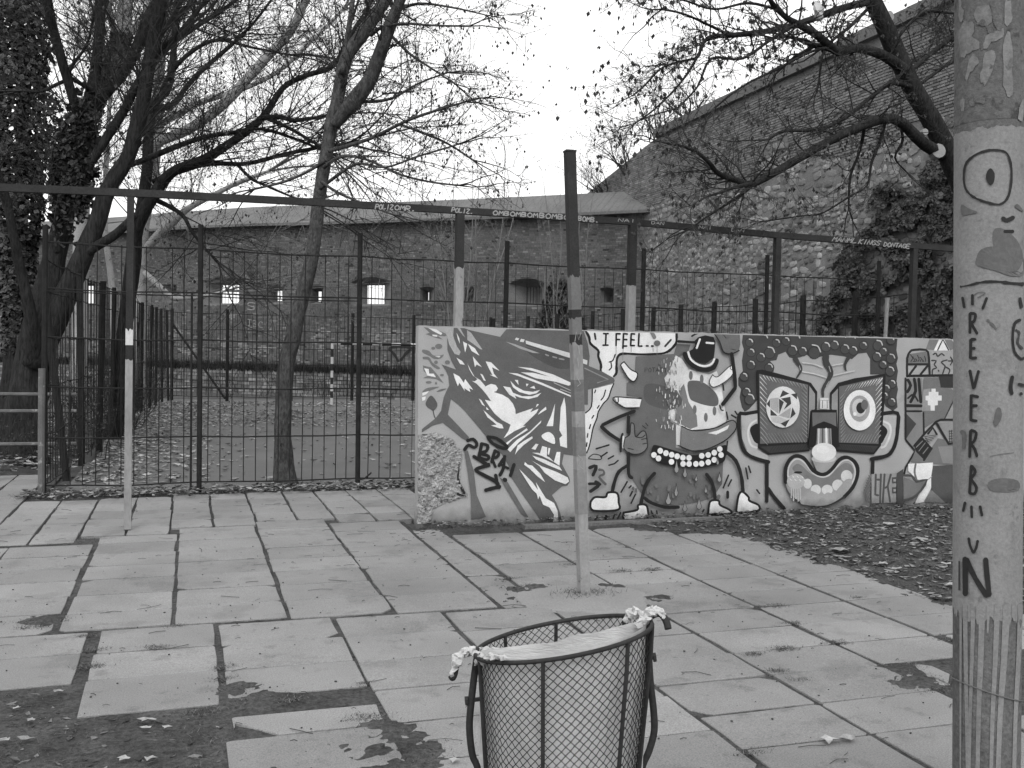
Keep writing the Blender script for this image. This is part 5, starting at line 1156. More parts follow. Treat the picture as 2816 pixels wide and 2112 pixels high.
for k in range(900):
    t = gi.uniform(18, 31); P_ = t5.limbs[0][0]; i = int(t); p = P_[i].lerp(P_[i + 1], t - i); a = gi.uniform(0, 6.28); ivy(iv, p + Vector((math.cos(a) * .17, math.sin(a) * .17, 0)) - t5.o, .12, gi, (.3, 1.2))
iv.build('ivy', M_IVY, t5.root, kind='stuff'); t5.leaves(.12, .07); t5.done()
# ---- leaning forked tree in the fence line
b6 = on_ground(782, 1335); Y6 = 11.35
t6 = Tree('forked_tree', 'slender leaning forked tree growing through the court fence', b6, 26, M_BARKL, M_TWIG)
t6.limb([(790, 1348, 44), (785, 1318, 33), (778, 1208, 23), (779, 1133, 23), (782, 1057, 23), (791, 981, 23), (808, 921, 21), (820, 860, 20), (838, 790, 20), (857, 710, 19), (867, 635, 19), (877, 552, 18), (897, 425, 18), (915, 330, 19), (930, 270, 18), (952, 160, 18), (1004, 85, 18), (1059, 0, 16), (1100, -100, 12), (1150, -240, 7)], Y6, Y6 + .2, 12, .12)
t6.limb([(920, 345, 15), (945, 310, 19), (968, 285, 22), (1016, 221, 20), (1040, 160, 18), (1055, 119, 18), (1084, 42, 16), (1106, -10, 14), (1150, -120, 10), (1180, -260, 6)], Y6, Y6 - .6, 10, .1)
t6.limb([(940, 200, 9), (955, 110, 8), (970, 0, 7), (980, -120, 5)], Y6, Y6 + .8, 7)
for sp in ([(905, 415, 6), (960, 400, 6), (1025, 378, 5), (1110, 336, 4.5), (1180, 310, 4), (1280, 280, 3)], [(1100, 342, 4), (1180, 372, 4), (1240, 400, 3), (1300, 440, 2.5)], [(890, 460, 6), (940, 430, 5), (1010, 440, 4), (1100, 480, 3.5), (1180, 500, 3), (1260, 510, 2.5)],
           [(880, 520, 5), (930, 480, 5), (985, 450, 4), (1060, 460, 3), (1150, 430, 3), (1250, 400, 2.5)], [(1020, 95, 7), (1050, 75, 5), (1110, 65, 4), (1190, 70, 3), (1290, 72, 2.5)], [(1078, 100, 5), (1130, 150, 4), (1190, 190, 3), (1250, 230, 2.5)],
           [(960, 270, 6), (1010, 280, 5), (1080, 270, 4), (1150, 230, 3), (1230, 200, 2.5)], [(895, 440, 5), (850, 470, 4), (780, 500, 4), (700, 520, 3)], [(885, 500, 5), (930, 530, 4), (1000, 560, 3), (1080, 590, 2.5)], [(1090, 30, 5), (1150, 10, 4), (1240, 20, 3), (1330, 40, 2)]):
    t6.limb(sp, Y6, Y6 + rnd.uniform(-1.3, .6), 5)
t6.limbs = t6.limbs[3:] + [(t6.limbs[0][0][44:], t6.limbs[0][1][44:]), (t6.limbs[1][0][8:], t6.limbs[1][1][8:])]
t6.dress(8.5, .85, 2, 6, -.015, .24, up=.1, t0=.25); t6.leaves(.14, .038); t6.done()
# ---- right-hand tree leaning out from behind the pole
b7 = Vector((on_y(2725, 1300, 9.7).x, 9.7, 0)); Y7 = 9.7
def Z3(q): return [(1880 + x / 2.357, y / 2.357, r) for x, y, r in q]
t7 = Tree('overhanging_tree', 'dark leaning tree behind the pole whose branches droop over the painted wall', b7, 27, M_BARK, M_TWIG)
t7.limb([(2728, 1420, 40), (2732, 1200, 34), (2738, 950, 30), (2725, 740, 29), (2680, 600, 28), (2620, 450, 28), (2560, 330, 27), (2500, 225, 26), (2450, 110, 25), (2405, 10, 23), (2360, -90, 20), (2320, -220, 13), (2290, -350, 7)], Y7, Y7 - .3, 14, .10, False)
for sp, y0, y1 in (([(1450, 470, 16), (1380, 410, 15), (1250, 340, 14), (1130, 312, 13), (1010, 335, 12), (950, 300, 12), (850, 220, 11), (730, 150, 9), (660, 110, 8), (580, 30, 7), (540, -40, 6), (480, -160, 4)], Y7 - .2, Y7 - 1.6), ([(1010, 338, 9), (930, 310, 9), (850, 295, 8)], Y7 - .7, Y7 - .8),
                   ([(1220, 10, 11), (1080, 40, 10), (920, 90, 10), (730, 160, 9), (520, 205, 8), (300, 230, 7), (180, 237, 6), (120, 290, 5), (90, 370, 4), (-10, 395, 3)], Y7 - .2, Y7 - 1.4),
                   ([(1690, 1010, 17), (1600, 960, 17), (1530, 910, 16), (1420, 800, 15), (1340, 768, 14), (1200, 800, 13), (960, 905, 12), (740, 1030, 12), (580, 1122, 11), (440, 1192, 10), (330, 1165, 8), (220, 1120, 7), (170, 1060, 6), (90, 990, 5), (0, 950, 4), (-100, 930, 3)], Y7 - .1, Y7 - 2.2),
                   ([(1500, 570, 8), (1400, 540, 8), (1330, 545, 7), (1200, 640, 6), (1050, 760, 6), (870, 840, 5), (650, 850, 4), (560, 900, 3)], Y7 - .2, Y7 - .9), ([(1480, 450, 8), (1560, 380, 8), (1650, 310, 7), (1790, 205, 7), (1900, 120, 5)], Y7 - .2, Y7 + 1.2),
                   ([(1400, 230, 5), (1430, 190, 5), (1500, 120, 5), (1570, 70, 4), (1680, 80, 4), (1800, 92, 3)], Y7 - .2, Y7 + .8), ([(1540, 540, 5), (1660, 450, 5), (1750, 385, 5), (1775, 290, 4), (1800, 200, 3)], Y7 - .2, Y7 + .6),
                   ([(440, 1190, 6), (330, 1215, 5), (230, 1250, 4), (140, 1280, 3), (60, 1330, 2.5)], Y7 - 1.6, Y7 - 2.4), ([(470, 1180, 5), (400, 1240, 5), (300, 1310, 4), (160, 1400, 3), (60, 1470, 2.5)], Y7 - 1.6, Y7 - 1.2), ([(1170, 820, 5), (1160, 900, 5), (1130, 1010, 4), (1080, 1150, 4), (1070, 1350, 2.5)], Y7 - .7, Y7 - .4),
                   ([(1310, 780, 5), (1280, 900, 5), (1220, 1050, 4), (1190, 1200, 3), (1080, 1270, 3), (900, 1380, 2.5), (760, 1400, 2), (480, 1440, 2)], Y7 - .5, Y7 - .9), ([(1400, 800, 4), (1420, 910, 4), (1370, 1020, 3), (1440, 1110, 2)], Y7 - .3, Y7 - .1), ([(960, 310, 5), (840, 330, 4), (600, 450, 4), (380, 560, 3), (200, 700, 3)], Y7 - .8, Y7 - 1.8),
                   ([(720, 165, 5), (560, 260, 5), (380, 380, 4), (180, 380, 4), (90, 560, 3), (-40, 700, 3)], Y7 - 1, Y7 - 2), ([(300, 230, 5), (160, 160, 4), (0, 90, 3), (-140, 60, 3)], Y7 - 1, Y7 - 1.6), ([(140, 260, 4), (60, 420, 4), (-40, 560, 3), (-180, 700, 3), (-300, 790, 2)], Y7 - 1.2, Y7 - 2), ([(600, 60, 4), (420, 20, 4), (200, 60, 3), (0, 0, 3), (-200, -40, 2)], Y7 - 1.3, Y7 - 2.2),
                   ([(0, 395, 3), (-140, 440, 3), (-260, 560, 3), (-330, 620, 2)], Y7 - 1.4, Y7 - 2), ([(1190, 60, 5), (1080, 170, 5), (920, 310, 4), (880, 500, 3)], Y7 - .2, Y7 - .6)):
    t7.limb(Z3(sp), y0, y1, 7 if sp[0][2] > 8 else 5, .12)
t7.dress(7.4, .72, 2, 6, -.03, .32, up=-.05, t0=.10); t7.leaves(.08, .040, True, 2); tr7 = t7.done()
for (u, v, r, dx) in ((2582, 414, 20, -.03), (2450, 42, 13, .03), (2545, 362, 9, -.02)):    # sawn stubs
    p = on_y(u, v, 9.42); m3 = MB(); d = Vector((dx * 6, -.9, .1)).normalized(); m3.tube([p - d * .10 - t7.o, p - t7.o], r * zdepth(p) / F, 12); m3.build('sawn_stub', M_CUT, tr7)
p = on_y(2245, 27, 8.9); m3 = MB(); gb = random.Random(9); V = []; nr, ns = 7, 8                # plastic bag in the branches
for j in range(nr):
    t = j / (nr - 1); r_ = .018 + .05 * math.sin(math.pi * min(1, t * 1.1)) ** .7 * (.5 + .6 * t)
    for i in range(ns): a = 2 * math.pi * i / ns; V.append((r_ * math.cos(a) * gb.uniform(.6, 1.3) + .05 * t, r_ * math.sin(a) * gb.uniform(.6, 1.3), .09 - .2 * t + gb.uniform(-.008, .008)))
m3.add(V, [(j * ns + i, j * ns + (i + 1) % ns, (j + 1) * ns + (i + 1) % ns, (j + 1) * ns + i) for j in range(nr - 1) for i in range(ns)]); tag(m3.build('plastic_bag', M_BAG, loc=p), 'torn white plastic bag caught high in the overhanging branches', 'bag')

# ================================================================== SAPLINGS, IVY AND UNDERGROWTH
def sapling(name, label, base, tips, seed, r0=.035, mat=M_PALETW, group=None, leaves=0.0, per=2.2, L=1.4):
    t = Tree(name, label, base, seed, mat, mat, group); g_ = t.rg
    for tip in tips:
        tip = Vector(tip); mid = base.lerp(tip, .5) + Vector((g_.uniform(-.3, .3), g_.uniform(-.2, .2), .15)); P = spline([base + Vector((g_.uniform(-.08, .08), g_.uniform(-.08, .08), 0)), base.lerp(mid, .55) + Vector((g_.uniform(-.15, .15), 0, .1)), mid, mid.lerp(tip, .5) + Vector((g_.uniform(-.15, .15), 0, 0)), tip], False, 4)
        R = [r0 * (1 - .9 * i / len(P)) for i in range(len(P))]; t.path(P, R, 5, 0); t.limbs.append((P, R))
    t.dress(per, L, 1, 4, .03, .14, up=.6, t0=.25)
    if leaves: t.leaves(leaves, .06)
    return t.done()
def tipsat(lst, y): return [on_y(u, v, y) for u, v in lst]
sapling('bare_sapling', 'bare pale sapling fanning out in front of the far brick wall', Vector((on_y(1288, 860, 34).x, 34, -.9)), tipsat([(1215, 560), (1250, 480), (1330, 430), (1390, 420), (1440, 470), (1300, 450), (1180, 640)], 34.3), 31, .05, per=2.4, L=2.0)
sapling('bare_sapling', 'thin bare sapling against the brick wall beside the dark blocked embrasure', Vector((on_y(1560, 860, 34).x, 34, -.9)), tipsat([(1480, 620), (1540, 560), (1490, 470), (1640, 480), (1600, 520)], 34.4), 32, .04, per=2.2, L=1.8)
sapling('bare_shrub', 'bare leafless shrub at the foot of the high stone wall', Vector((on_y(1860, 900, 30).x, 30, -.5)), tipsat([(1790, 560), (1840, 500), (1890, 560), (1990, 640), (1760, 680), (1940, 600), (1900, 700)], 30.2), 33, .045, per=2.4, L=1.6)
sapling('bare_shrub', 'small bare shrub between court fence and the high stone wall', Vector((on_y(2000, 900, 24).x, 24, 0)), tipsat([(1960, 640), (2040, 620), (2080, 700), (1930, 720)], 24.2), 34, .03, per=2.4, L=1.2)
for k, (u, v, y, sp, h) in enumerate(((1700, 480, 40, 90, 120), (1790, 400, 38.5, 90, 210), (1880, 345, 35.5, 80, 190), (1630, 535, 42, 60, 60))):
    bp = on_y(u, v, y); bp.x = max(bp.x, TX + .3) if False else bp.x
    g_ = random.Random(40 + k)
    sapling('hilltop_bush', ['low twiggy bush at the sloping end of the high stone wall', 'tall leafy bush growing on top of the high stone wall', 'twiggy bush behind the coping of the high stone wall', 'sparse scrub where the fort coping meets the high wall'][k], bp + Vector((.6, 0, -.4)), [on_y(u + g_.uniform(-sp, sp), v - g_.uniform(.3, 1) * h, y + g_.uniform(-.8, .8)) for _ in range(9)], 50 + k, .05, M_TWIG, None, .55, 3.0, 1.6)
# ivy over the high wall
iv = MB(); gi = random.Random(77); cnt = 0
while cnt < 27000:
    u = gi.uniform(2240, 2810); v = gi.uniform(330, 960)
    e_ = noise.noise(Vector((u * .012, v * .012, 2))) * 110
    lim = 790 - (u - 2240) * 1.6 if u < 2420 else 500 - (u - 2420) * .4
    if v < lim + e_ + 20 or (noise.noise(Vector((u * .011, v * .014, 8))) + .5 * noise.noise(Vector((u * .03, v * .035, 8))) < -.12): continue
    p = on_x(u, v, TX - .08 - .25 * gi.random() * (1 + noise.noise(Vector((u * .03, v * .03, 0)))))
    ivy(iv, p - TO, .11, gi, (.2, 1.45), Vector((-1, -.4, .4))); cnt += 1
iv.build('ivy', M_IVY, tall, kind='stuff')
iv = MB()
for k in range(900):
    u = gi.gauss(1545, 38); v = gi.uniform(770, 960)
    if abs(u - 1545) > 20 + (v - 760) * .35: continue
    s, z = on_fort(u, v); ivy(iv, fw3(s, z, .1 + .25 * gi.random()) - FRO, .22, gi, (.3, 1.3))
iv.build('ivy', M_IVY, fort, kind='stuff')
# brambles on the side fence
def bramble(name, label, x0, x1, y0, y1, h, n, seed, lf=.3, group=None, mat=M_TWIG):
    c = Vector(((x0 + x1) / 2, (y0 + y1) / 2, 0)); t = Tree(name, label, c, seed, mat, mat, group); t.root['category'] = 'bush'; g_ = t.rg
    for k in range(n):
        p = Vector((g_.uniform(x0, x1), g_.uniform(y0, y1), -.03)); L_ = h * g_.uniform(.4, 1.1)
        t.sub(p, Vector((g_.uniform(-.5, .5), g_.uniform(-.5, .5), 1)).normalized(), L_, .007, 2, 4, -.06, .24)
    t.leaves(lf, .05, False)
    t.cr.build('stems', mat, t.root, kind='stuff'); t.lf.build('dry_leaves', grey('bramble_leaf', .075, .9, .3, 6, tone=True), t.root, kind='stuff')
for k, (y0, y1, h, n) in enumerate(((13.2, 15.0, .9, 26), (15.6, 18, 1.3, 34), (18.5, 21.5, 1.5, 36), (22, 25.5, 1.7, 36), (26, 28.8, 1.6, 30))):
    bramble('bramble_bush', ['low tangle of brambles at the first leaning post of the side fence', 'bramble tangle on the side fence near the railing end', 'tall brambles at the braced post of the side fence', 'brambles below the pale trunks along the side fence', 'brambles at the far corner of the side fence'][k], -2.3, -1.0 + .1 * k, y0, y1, h, n, 60 + k, .35)
bramble('bramble_bush', 'dry scrub between the court end fence and the fort wall', .5, 9, 29.6, 31.5, 1.0, 70, 70, .3)
bramble('bramble_bush', 'dry tangled scrub behind the painted wall below the ivy', 10, 16.5, 13, 22, 2.0, 90, 71, .3)

# ================================================================== LEAF LITTER, WEEDS, TWIGS
def litter(name, label, n, place, size, seed, tone=(.4, 1.5), cat='leaves', mat=M_LITTER):
    mb = MB(); g_ = random.Random(seed)
    for k in range(n):
        q = place(g_)
        if q is None: continue
        x, y, z = q; s_ = size * g_.uniform(.5, 1.4); a = g_.uniform(0, 6.28); mb.tone = g_.uniform(*tone); c_, d_ = math.cos(a), math.sin(a); w = s_ * g_.uniform(.3, .55); cu = s_ * g_.uniform(.05, .35)
        L = [(-s_ * .5, 0, cu * .6), (-s_ * .1, w * .5, g_.uniform(0, cu)), (s_ * .5, 0, cu), (-s_ * .05, -w * .5, g_.uniform(0, cu)), (0, 0, 0.0)]
        mb.add([(x + px * c_ - py * d_, y + px * d_ + py * c_, z + .004 + pz) for px, py, pz in L], [(0, 4, 1), (1, 4, 2), (2, 4, 3), (3, 4, 0)])
    o = mb.build(name, mat, kind='stuff'); tag(o, label, cat); return o
def court_place(g_):
    r = g_.random()
    if r < .62: x = g_.uniform(-.9, 8.6); y = 19.5 + 8.5 * g_.random() ** .8
    elif r < .85: x = -1.2 + abs(g_.gauss(0, .7)); y = g_.uniform(12, 27)
    else: x = g_.uniform(-1, 8.5); y = g_.uniform(11.6, 28)
    if noise.noise(Vector((x * .8, y * .5, 0))) < -.25 and r < .62: return None
    return x, y, -.024
litter('court_leaves', 'dry leaves strewn over the far half of the court', 9500, court_place, .10, 81, (.7, 2.0))
litter('bank_leaves', 'dry leaves under the trees left of the court', 3500, lambda g_: (g_.uniform(-6, -1.3), 12.8 + 14 * g_.random() ** 1.5, .03 + .1 * g_.random()), .10, 82, (.4, 1.8))
litter('fence_leaves', 'leaves and scraps along the foot of the court fence', 1600, lambda g_: (g_.uniform(-1.6, 2.6), g_.gauss(11.0, .16), .01 + .02 * g_.random()), .07, 83, (.25, 1.5))
litter('bed_leaves', 'brown leaves on the soil in front of the painted wall', 5200, lambda g_: (lambda x, y: (x, y, h_right(x, y)) if x > edge_r(y) - .05 else None)(g_.uniform(4.0, 9), g_.uniform(4.6, 8.45)), .06, 84, (.2, 1.3))
litter('soil_scraps', 'leaf scraps on the bare soil where slabs are missing', 800, lambda g_: (lambda x, y: (x, y, -.015) if left_in(x, y) else None)(g_.uniform(-2.2, .16), g_.uniform(2.6, 4.95)), .04, 85, (.15, .9))
litter('wall_foot_leaves', 'scraps gathered along the foot of the painted wall', 500, lambda g_: (g_.uniform(2, 8), 8.5 - abs(g_.gauss(.02, .08)), .01 + .03 * g_.random()), .045, 86, (.2, 1.2))
# large pale leaves one can pick out
for k, (u, v, s_) in enumerate(((2105, 1452, .13), (2310, 1525, .20), (2440, 1453, .17), (2530, 1495, .16), (2560, 1520, .12), (2425, 1560, .11), (2595, 1460, .10), (2600, 1562, .1), (2280, 1462, .07), (2210, 1490, .08), (2460, 1572, .11), (2620, 1622, .12), (2545, 1500, .1), (2350, 1550, .09),
                                (405, 1985, .085), (70, 2035, .07), (400, 2005, .05), (460, 2003, .05), (10, 2038, .06), (415, 2090, .07), (340, 2090, .06), (160, 1905, .06), (45, 1950, .05), (85, 1983, .04), (420, 1280, .14), (470, 1318, .2), (305, 1333, .16), (740, 1316, .2), (2280, 2040, .10), (2330, 2036, .09), (1250, 2095, .05))):
    z = 0.0; p = on_ground(u, v, z + .005)
    if p.x > 4.4 and p.y < 8.5: p.z = h_right(p.x, p.y) + .012
    m3 = MB(); g_ = random.Random(200 + k); m3.tone = g_.uniform(1.0, 1.7); n_ = 9; V = []
    for i in range(n_): a = 2 * math.pi * i / n_; r_ = s_ * .5 * (1 if i % 2 == 0 else .62) * g_.uniform(.75, 1.1); V.append((r_ * math.cos(a), r_ * math.sin(a) * .8, .006 + s_ * .14 * g_.random()))
    V.append((0, 0, .006)); m3.add(V, [(i, (i + 1) % n_, n_) for i in range(n_)])
    where = 'on the soil bed before the painted wall' if u > 2000 and v < 1700 else 'on the court just inside the fence' if v < 1400 else 'on the slabs' if u > 1000 else 'on the bare soil where slabs are missing'
    o = m3.build('fallen_leaf', M_LITTER, loc=p); tag(o, 'single pale curled fallen leaf lying ' + where, 'leaf', 'pale fallen leaves ' + where)
# weeds in joints
wd = MB(); g_ = random.Random(90)
def tuft(x, y, r, n, h, z=-.02):
    for k in range(n):
        px, py = x + g_.gauss(0, r * .62), y + g_.gauss(0, r * .34); hh = h * g_.uniform(.4, 1.2); wd.tone = g_.uniform(.4, 2.1)
        d = Vector((g_.uniform(-1, 1), g_.uniform(-1, 1), g_.uniform(.15, .85))) * hh; w = Vector((g_.uniform(-1, 1), g_.uniform(-1, 1), 0)).normalized() * .0022
        b = Vector((px, py, z)); wd.add([b - w, b + w, b + d * .6 + w * .6, b + d], [(0, 1, 2, 3)])
def A0(x, y): return on_ground(x / 2.353, 1408 + y / 2.353)
def B0(x, y): return on_ground(940 + x / 2.353, 1408 + y / 2.353)
def C0(x, y): return on_ground(1880 + x / 2.357, 1408 + y / 2.357)
SPOTS = [(A0, 280, 700, .12, 500), (A0, 230, 740, .08, 260), (A0, 1130, 740, .05, 160), (A0, 1010, 875, .06, 260), (A0, 1480, 1000, .06, 260), (A0, 1440, 1080, .06, 220), (A0, 1530, 1140, .09, 380), (A0, 1700, 1205, .10, 380), (A0, 1850, 1210, .06, 160), (A0, 630, 890, .06, 220), (A0, 580, 1000, .07, 240), (A0, 560, 800, .04, 120),
         (A0, 520, 180, .10, 200), (A0, 1300, 1290, .08, 160), (B0, 1100, 430, .07, 200), (B0, 1480, 340, .08, 200), (B0, 1800, 380, .08, 240), (B0, 2000, 372, .07, 220), (B0, 1250, 490, .12, 300), (B0, 1700, 490, .14, 300), (B0, 1200, 480, .08, 200), (B0, 380, 1560, .13, 900), (B0, 250, 1400, .10, 420), (B0, 150, 1330, .08, 260), (B0, 450, 1620, .10, 420),
         (B0, 1320, 600, .06, 160), (B0, 2050, 560, .10, 260), (B0, 1560, 560, .05, 120), (B0, 150, 1110, .04, 120), (C0, 600, 605, .07, 220), (C0, 650, 885, .07, 260), (C0, 600, 1030, .05, 180), (C0, 750, 1090, .06, 220), (C0, 1500, 1110, .13, 700), (C0, 1420, 1010, .09, 380), (C0, 1600, 1150, .08, 280), (C0, 1730, 825, .06, 200), (C0, 1130, 555, .05, 140), (C0, 1000, 845, .07, 220), (C0, 700, 720, .06, 200), (C0, 460, 1560, .06, 140), (C0, 450, 920, .05, 160)]
SPX = [(fn(x, y).x, fn(x, y).y, r) for fn, x, y, r, n in SPOTS if r >= .085] + [(A0(x, y).x, A0(x, y).y, r) for x, y, r in ((1750, 1610, .07), (2050, 1580, .08), (1900, 1330, .06), (1650, 1420, .05), (2150, 1350, .06))] + [(B0(x, y).x, B0(x, y).y, r) for x, y, r in ((300, 1480, .13), (100, 1560, .09), (560, 1180, .05), (640, 1330, .07), (350, 1180, .05), (60, 1300, .07), (300, 1600, .12))]
X_ = np.linspace(-2.5, 4.95, 300); Y_ = np.linspace(2.3, 8.48, 250); XX, YY = np.meshgrid(X_, Y_)
SPX = [q for q in SPX if q[2] >= .085]; HH = np.full_like(XX, -.0085)
for a_, b_, r_ in SPX: HH += .020 * np.exp(-((XX - a_) ** 2 + ((YY - b_) * 1.15) ** 2) / (2 * (r_ * .75) ** 2))
MK = np.clip((HH + .0085) / .018, 0, 1); HH = np.minimum(HH, .006); sv_ = MB(); V = []
for j in range(len(Y_)):
    for i in range(len(X_)):
        x, y = float(X_[i]), float(Y_[j]); V.append((x, y, float(HH[j, i]) + (.0035 + .010 * float(MK[j, i])) * fbm(x, y, 13, 3) + (.003 + .004 * float(MK[j, i])) * fbm(x, y, 42, 2)))
nX = len(X_); sv_.add(V, [(j * nX + i, j * nX + i + 1, (j + 1) * nX + i + 1, (j + 1) * nX + i) for j in range(len(Y_) - 1) for i in range(nX - 1)])
sv_.build('joint_soil', M_SOIL, kind='structure', smooth=True)
for fn, x, y, r, n in SPOTS: p = fn(x, y); tuft(p.x, p.y, r, int(n * 1.7), .019, -.004)
for x in (-1.28, -.675, -.06, .577, 1.197, 1.85, 2.127):                    # thin growth down the joints
    for k in range(520): y = g_.uniform(5.85, 8.4); (noise.noise(Vector((x * 3, y * 2, 0))) > -.15) and tuft(x + g_.gauss(0, .006), y, .006, 1, .018)
for x in (.17, .823, 1.467, 2.13, 2.75, 3.41, 4.06):
    for k in range(520): y = g_.uniform(2.6, 7.6); (noise.noise(Vector((x * 3, y * 2, 0))) > -.1) and tuft(x + g_.gauss(0, .006), y, .006, 1, .018)
for k in range(1500): x = g_.uniform(-1.7, 1.7); y = g_.choice((5.825, 8.4, 8.65, 8.9)) + g_.gauss(0, .02); tuft(x, y, .01, 1, .02)
for k in range(16000): x = g_.uniform(-2.4, .17); y = g_.uniform(2.5, 4.95); left_in(x, y) and noise.noise(Vector((x * 3, y * 3, 4))) > -.1 and tuft(x, y, .02, 1, .035, -.02)
for k in range(12000): x = g_.uniform(4.2, 8.5); y = g_.uniform(4.7, 8.48); x > edge_r(y) - .08 and tuft(x, y, .02, 1, .045, h_right(x, y))
for k in range(3500): tuft(g_.uniform(-1.7, 2.6), g_.gauss(11.02, .13), .02, 1, .06, -.01)
for k in range(1600): tuft(g_.uniform(1.95, 6), 8.49 - abs(g_.gauss(0, .04)), .02, 1, .05, -.01)
for k in range(700): tuft(g_.gauss(2.44, .09), g_.gauss(5.85, .05), .03, 1, .05, .02)
o = wd.build('joint_weeds', M_GRASS, kind='stuff'); tag(o, 'short dry weeds and moss in the slab joints and on bare soil', 'weeds')
# twigs and crumbs scattered on the slabs
tw = MB()
for k in range(420):
    x = g_.uniform(-1.6, 4.7); y = g_.uniform(3.2, 10.4)
    if x > 1.9 and y > 8.1: continue
    a = g_.gauss(0, .5) + (math.pi if g_.random() < .5 else 0); L_ = g_.choice((.02, .03, .05, .08, .14)) * g_.uniform(.6, 1.2); c_, d_ = math.cos(a), math.sin(a); b = g_.uniform(-.15, .15) * L_
    tw.tone = 1; tw.tube([(x, y, .006), (x + c_ * L_ * .5 - d_ * b, y + d_ * L_ * .5 + c_ * b, .009), (x + c_ * L_, y + d_ * L_, .006)], g_.uniform(.0012, .0024), 3)
for k in range(420):
    x = g_.uniform(-1.6, 4.7); y = g_.uniform(3.2, 8.2); s_ = g_.uniform(.003, .008); tw.box((x, y, .004), (s_, s_ * g_.uniform(.6, 1.4), s_ * .7), Matrix.Rotation(g_.uniform(0, 3), 3, 'Z'))
o = tw.build('scattered_twigs', grey('dead_twig', .06, .95, .3, 20), kind='stuff'); tag(o, 'small twigs and crumbs scattered over the paving slabs', 'twigs')

# ================================================================== WASTE BIN
BC = Vector((.962, 2.447, 0)); RB = .232; HR = .82
bin_ = thing('waste_bin', 'dark chain-link waste basket hung between two bent pipes on the slabs', 'waste bin', loc=BC)
CR = RM @ Vector((1, 0, 0)); CR = Vector((CR.x, CR.y, 0)).normalized(); CFd = Vector((FWD.x, FWD.y, 0)).normalized()
def bp(th, z, r=RB):                                   # th: 0 = picture right, -90 = towards camera
    return CR * (r * math.cos(th)) + CFd * (r * math.sin(th)) + Vector((0, 0, z))
def rimz(th): return HR + .005 + .20 * RB * math.cos(th) - .022 * math.sin(th)
def brad(z): return RB * (.80 + .20 * min(1, max(0, (z - .22) / .6)))
N_ = 64
def bs(th, t): z = rimz(th) * t + .22 * (1 - t); return bp(th, z, brad(z))   # t=1 rim, 0 bottom
m3 = MB(); ring = [bp(2 * math.pi * i / N_, rimz(2 * math.pi * i / N_), RB + .003) for i in range(N_)]
m3.tube(ring + ring[:2], .0062, 8, False); m3.build('rim', M_STEEL, bin_, smooth=True)
m3 = MB(); ring = [bs(2 * math.pi * i / N_, 0) for i in range(N_)]; m3.tube(ring + ring[:2], .008, 8, False); m3.build('base_ring', M_STEEL, bin_, smooth=True)
m3 = MB(); m3.add([bs(2 * math.pi * i / N_, 0) for i in range(N_)], [tuple(range(N_))]); m3.build('base_plate', M_RUST, bin_)
for deg in (-105, -50, -162, -12, 40, 92, 132):
    th = math.radians(deg); m3 = MB(); m3.tube([bs(th, t / 8) + (bp(th, 0, .004)) for t in range(9)], .0058, 6); m3.build('rib', M_STEEL, bin_)
m3 = MB(); NW = 60; NH = 54                             # chain-link: two families of zigzag wires
for fam in (1, -1):
    for w in range(NW):
        pts = []
        for j in range(NH + 1):
            t = j / NH; th = 2 * math.pi * (w + fam * t * NH * .5) / NW * 1.0
            bend = (.0022 if j % 2 else -.0012) * fam
            z = rimz(th) * t + .22 * (1 - t); pts.append(bp(th, z, brad(z) - .003 + bend))
        m3.tube(pts, .00125, 3, False)
m3.build('chain_link_mesh', M_RUST, bin_, kind='stuff')
def pipe(spec, r, name, y=None, mat=M_STEEL):
    P = spline([campt(u, Z, v) for u, v, Z in spec], False, 5); m3 = MB(); m3.tube([p - BC for p in P], r, 8); return m3.build(name, mat, bin_, smooth=True)
pl = pipe([(1311, 1812, 2.66), (1304, 1860, 2.66), (1296, 1930, 2.65), (1291, 2000, 2.65), (1299, 2075, 2.65), (1316, 2120, 2.65), (1335, 2240, 2.65), (1345, 2500, 2.66), (1350, 2700, 2.68)], .0095, 'support_pipe')
pr = pipe([(1779, 1722, 2.66), (1783, 1790, 2.66), (1789, 1880, 2.66), (1797, 1950, 2.66), (1799, 2010, 2.66), (1785, 2065, 2.66), (1764, 2118, 2.66), (1745, 2240, 2.66), (1735, 2500, 2.67), (1730, 2700, 2.68)], .0095, 'support_pipe')
for pp, (u0, v0, u1, v1) in ((pl, (1279, 1928, 1330, 1921)), (pr, (1804, 1807, 1758, 1812))):
    a = campt(u0, 2.65, v0) - BC; b = campt(u1, 2.65, v1) - BC; m3 = MB(); m3.tube([a, a.lerp(b, .18)], .0125, 6); m3.tube([a.lerp(b, .18), b], .006, 6); m3.build('pivot_bolt', M_STEEL, pp)
hl = pipe([(1318, 1815, 2.66), (1300, 1797, 2.66), (1276, 1795, 2.65), (1259, 1822, 2.64), (1251, 1856, 2.63), (1244, 1866, 2.63), (1239, 1858, 2.63)], .007, 'hook')
hr = pipe([(1772, 1710, 2.66), (1795, 1692, 2.66), (1816, 1688, 2.65), (1831, 1706, 2.64), (1838, 1730, 2.63)], .0095, 'hook')
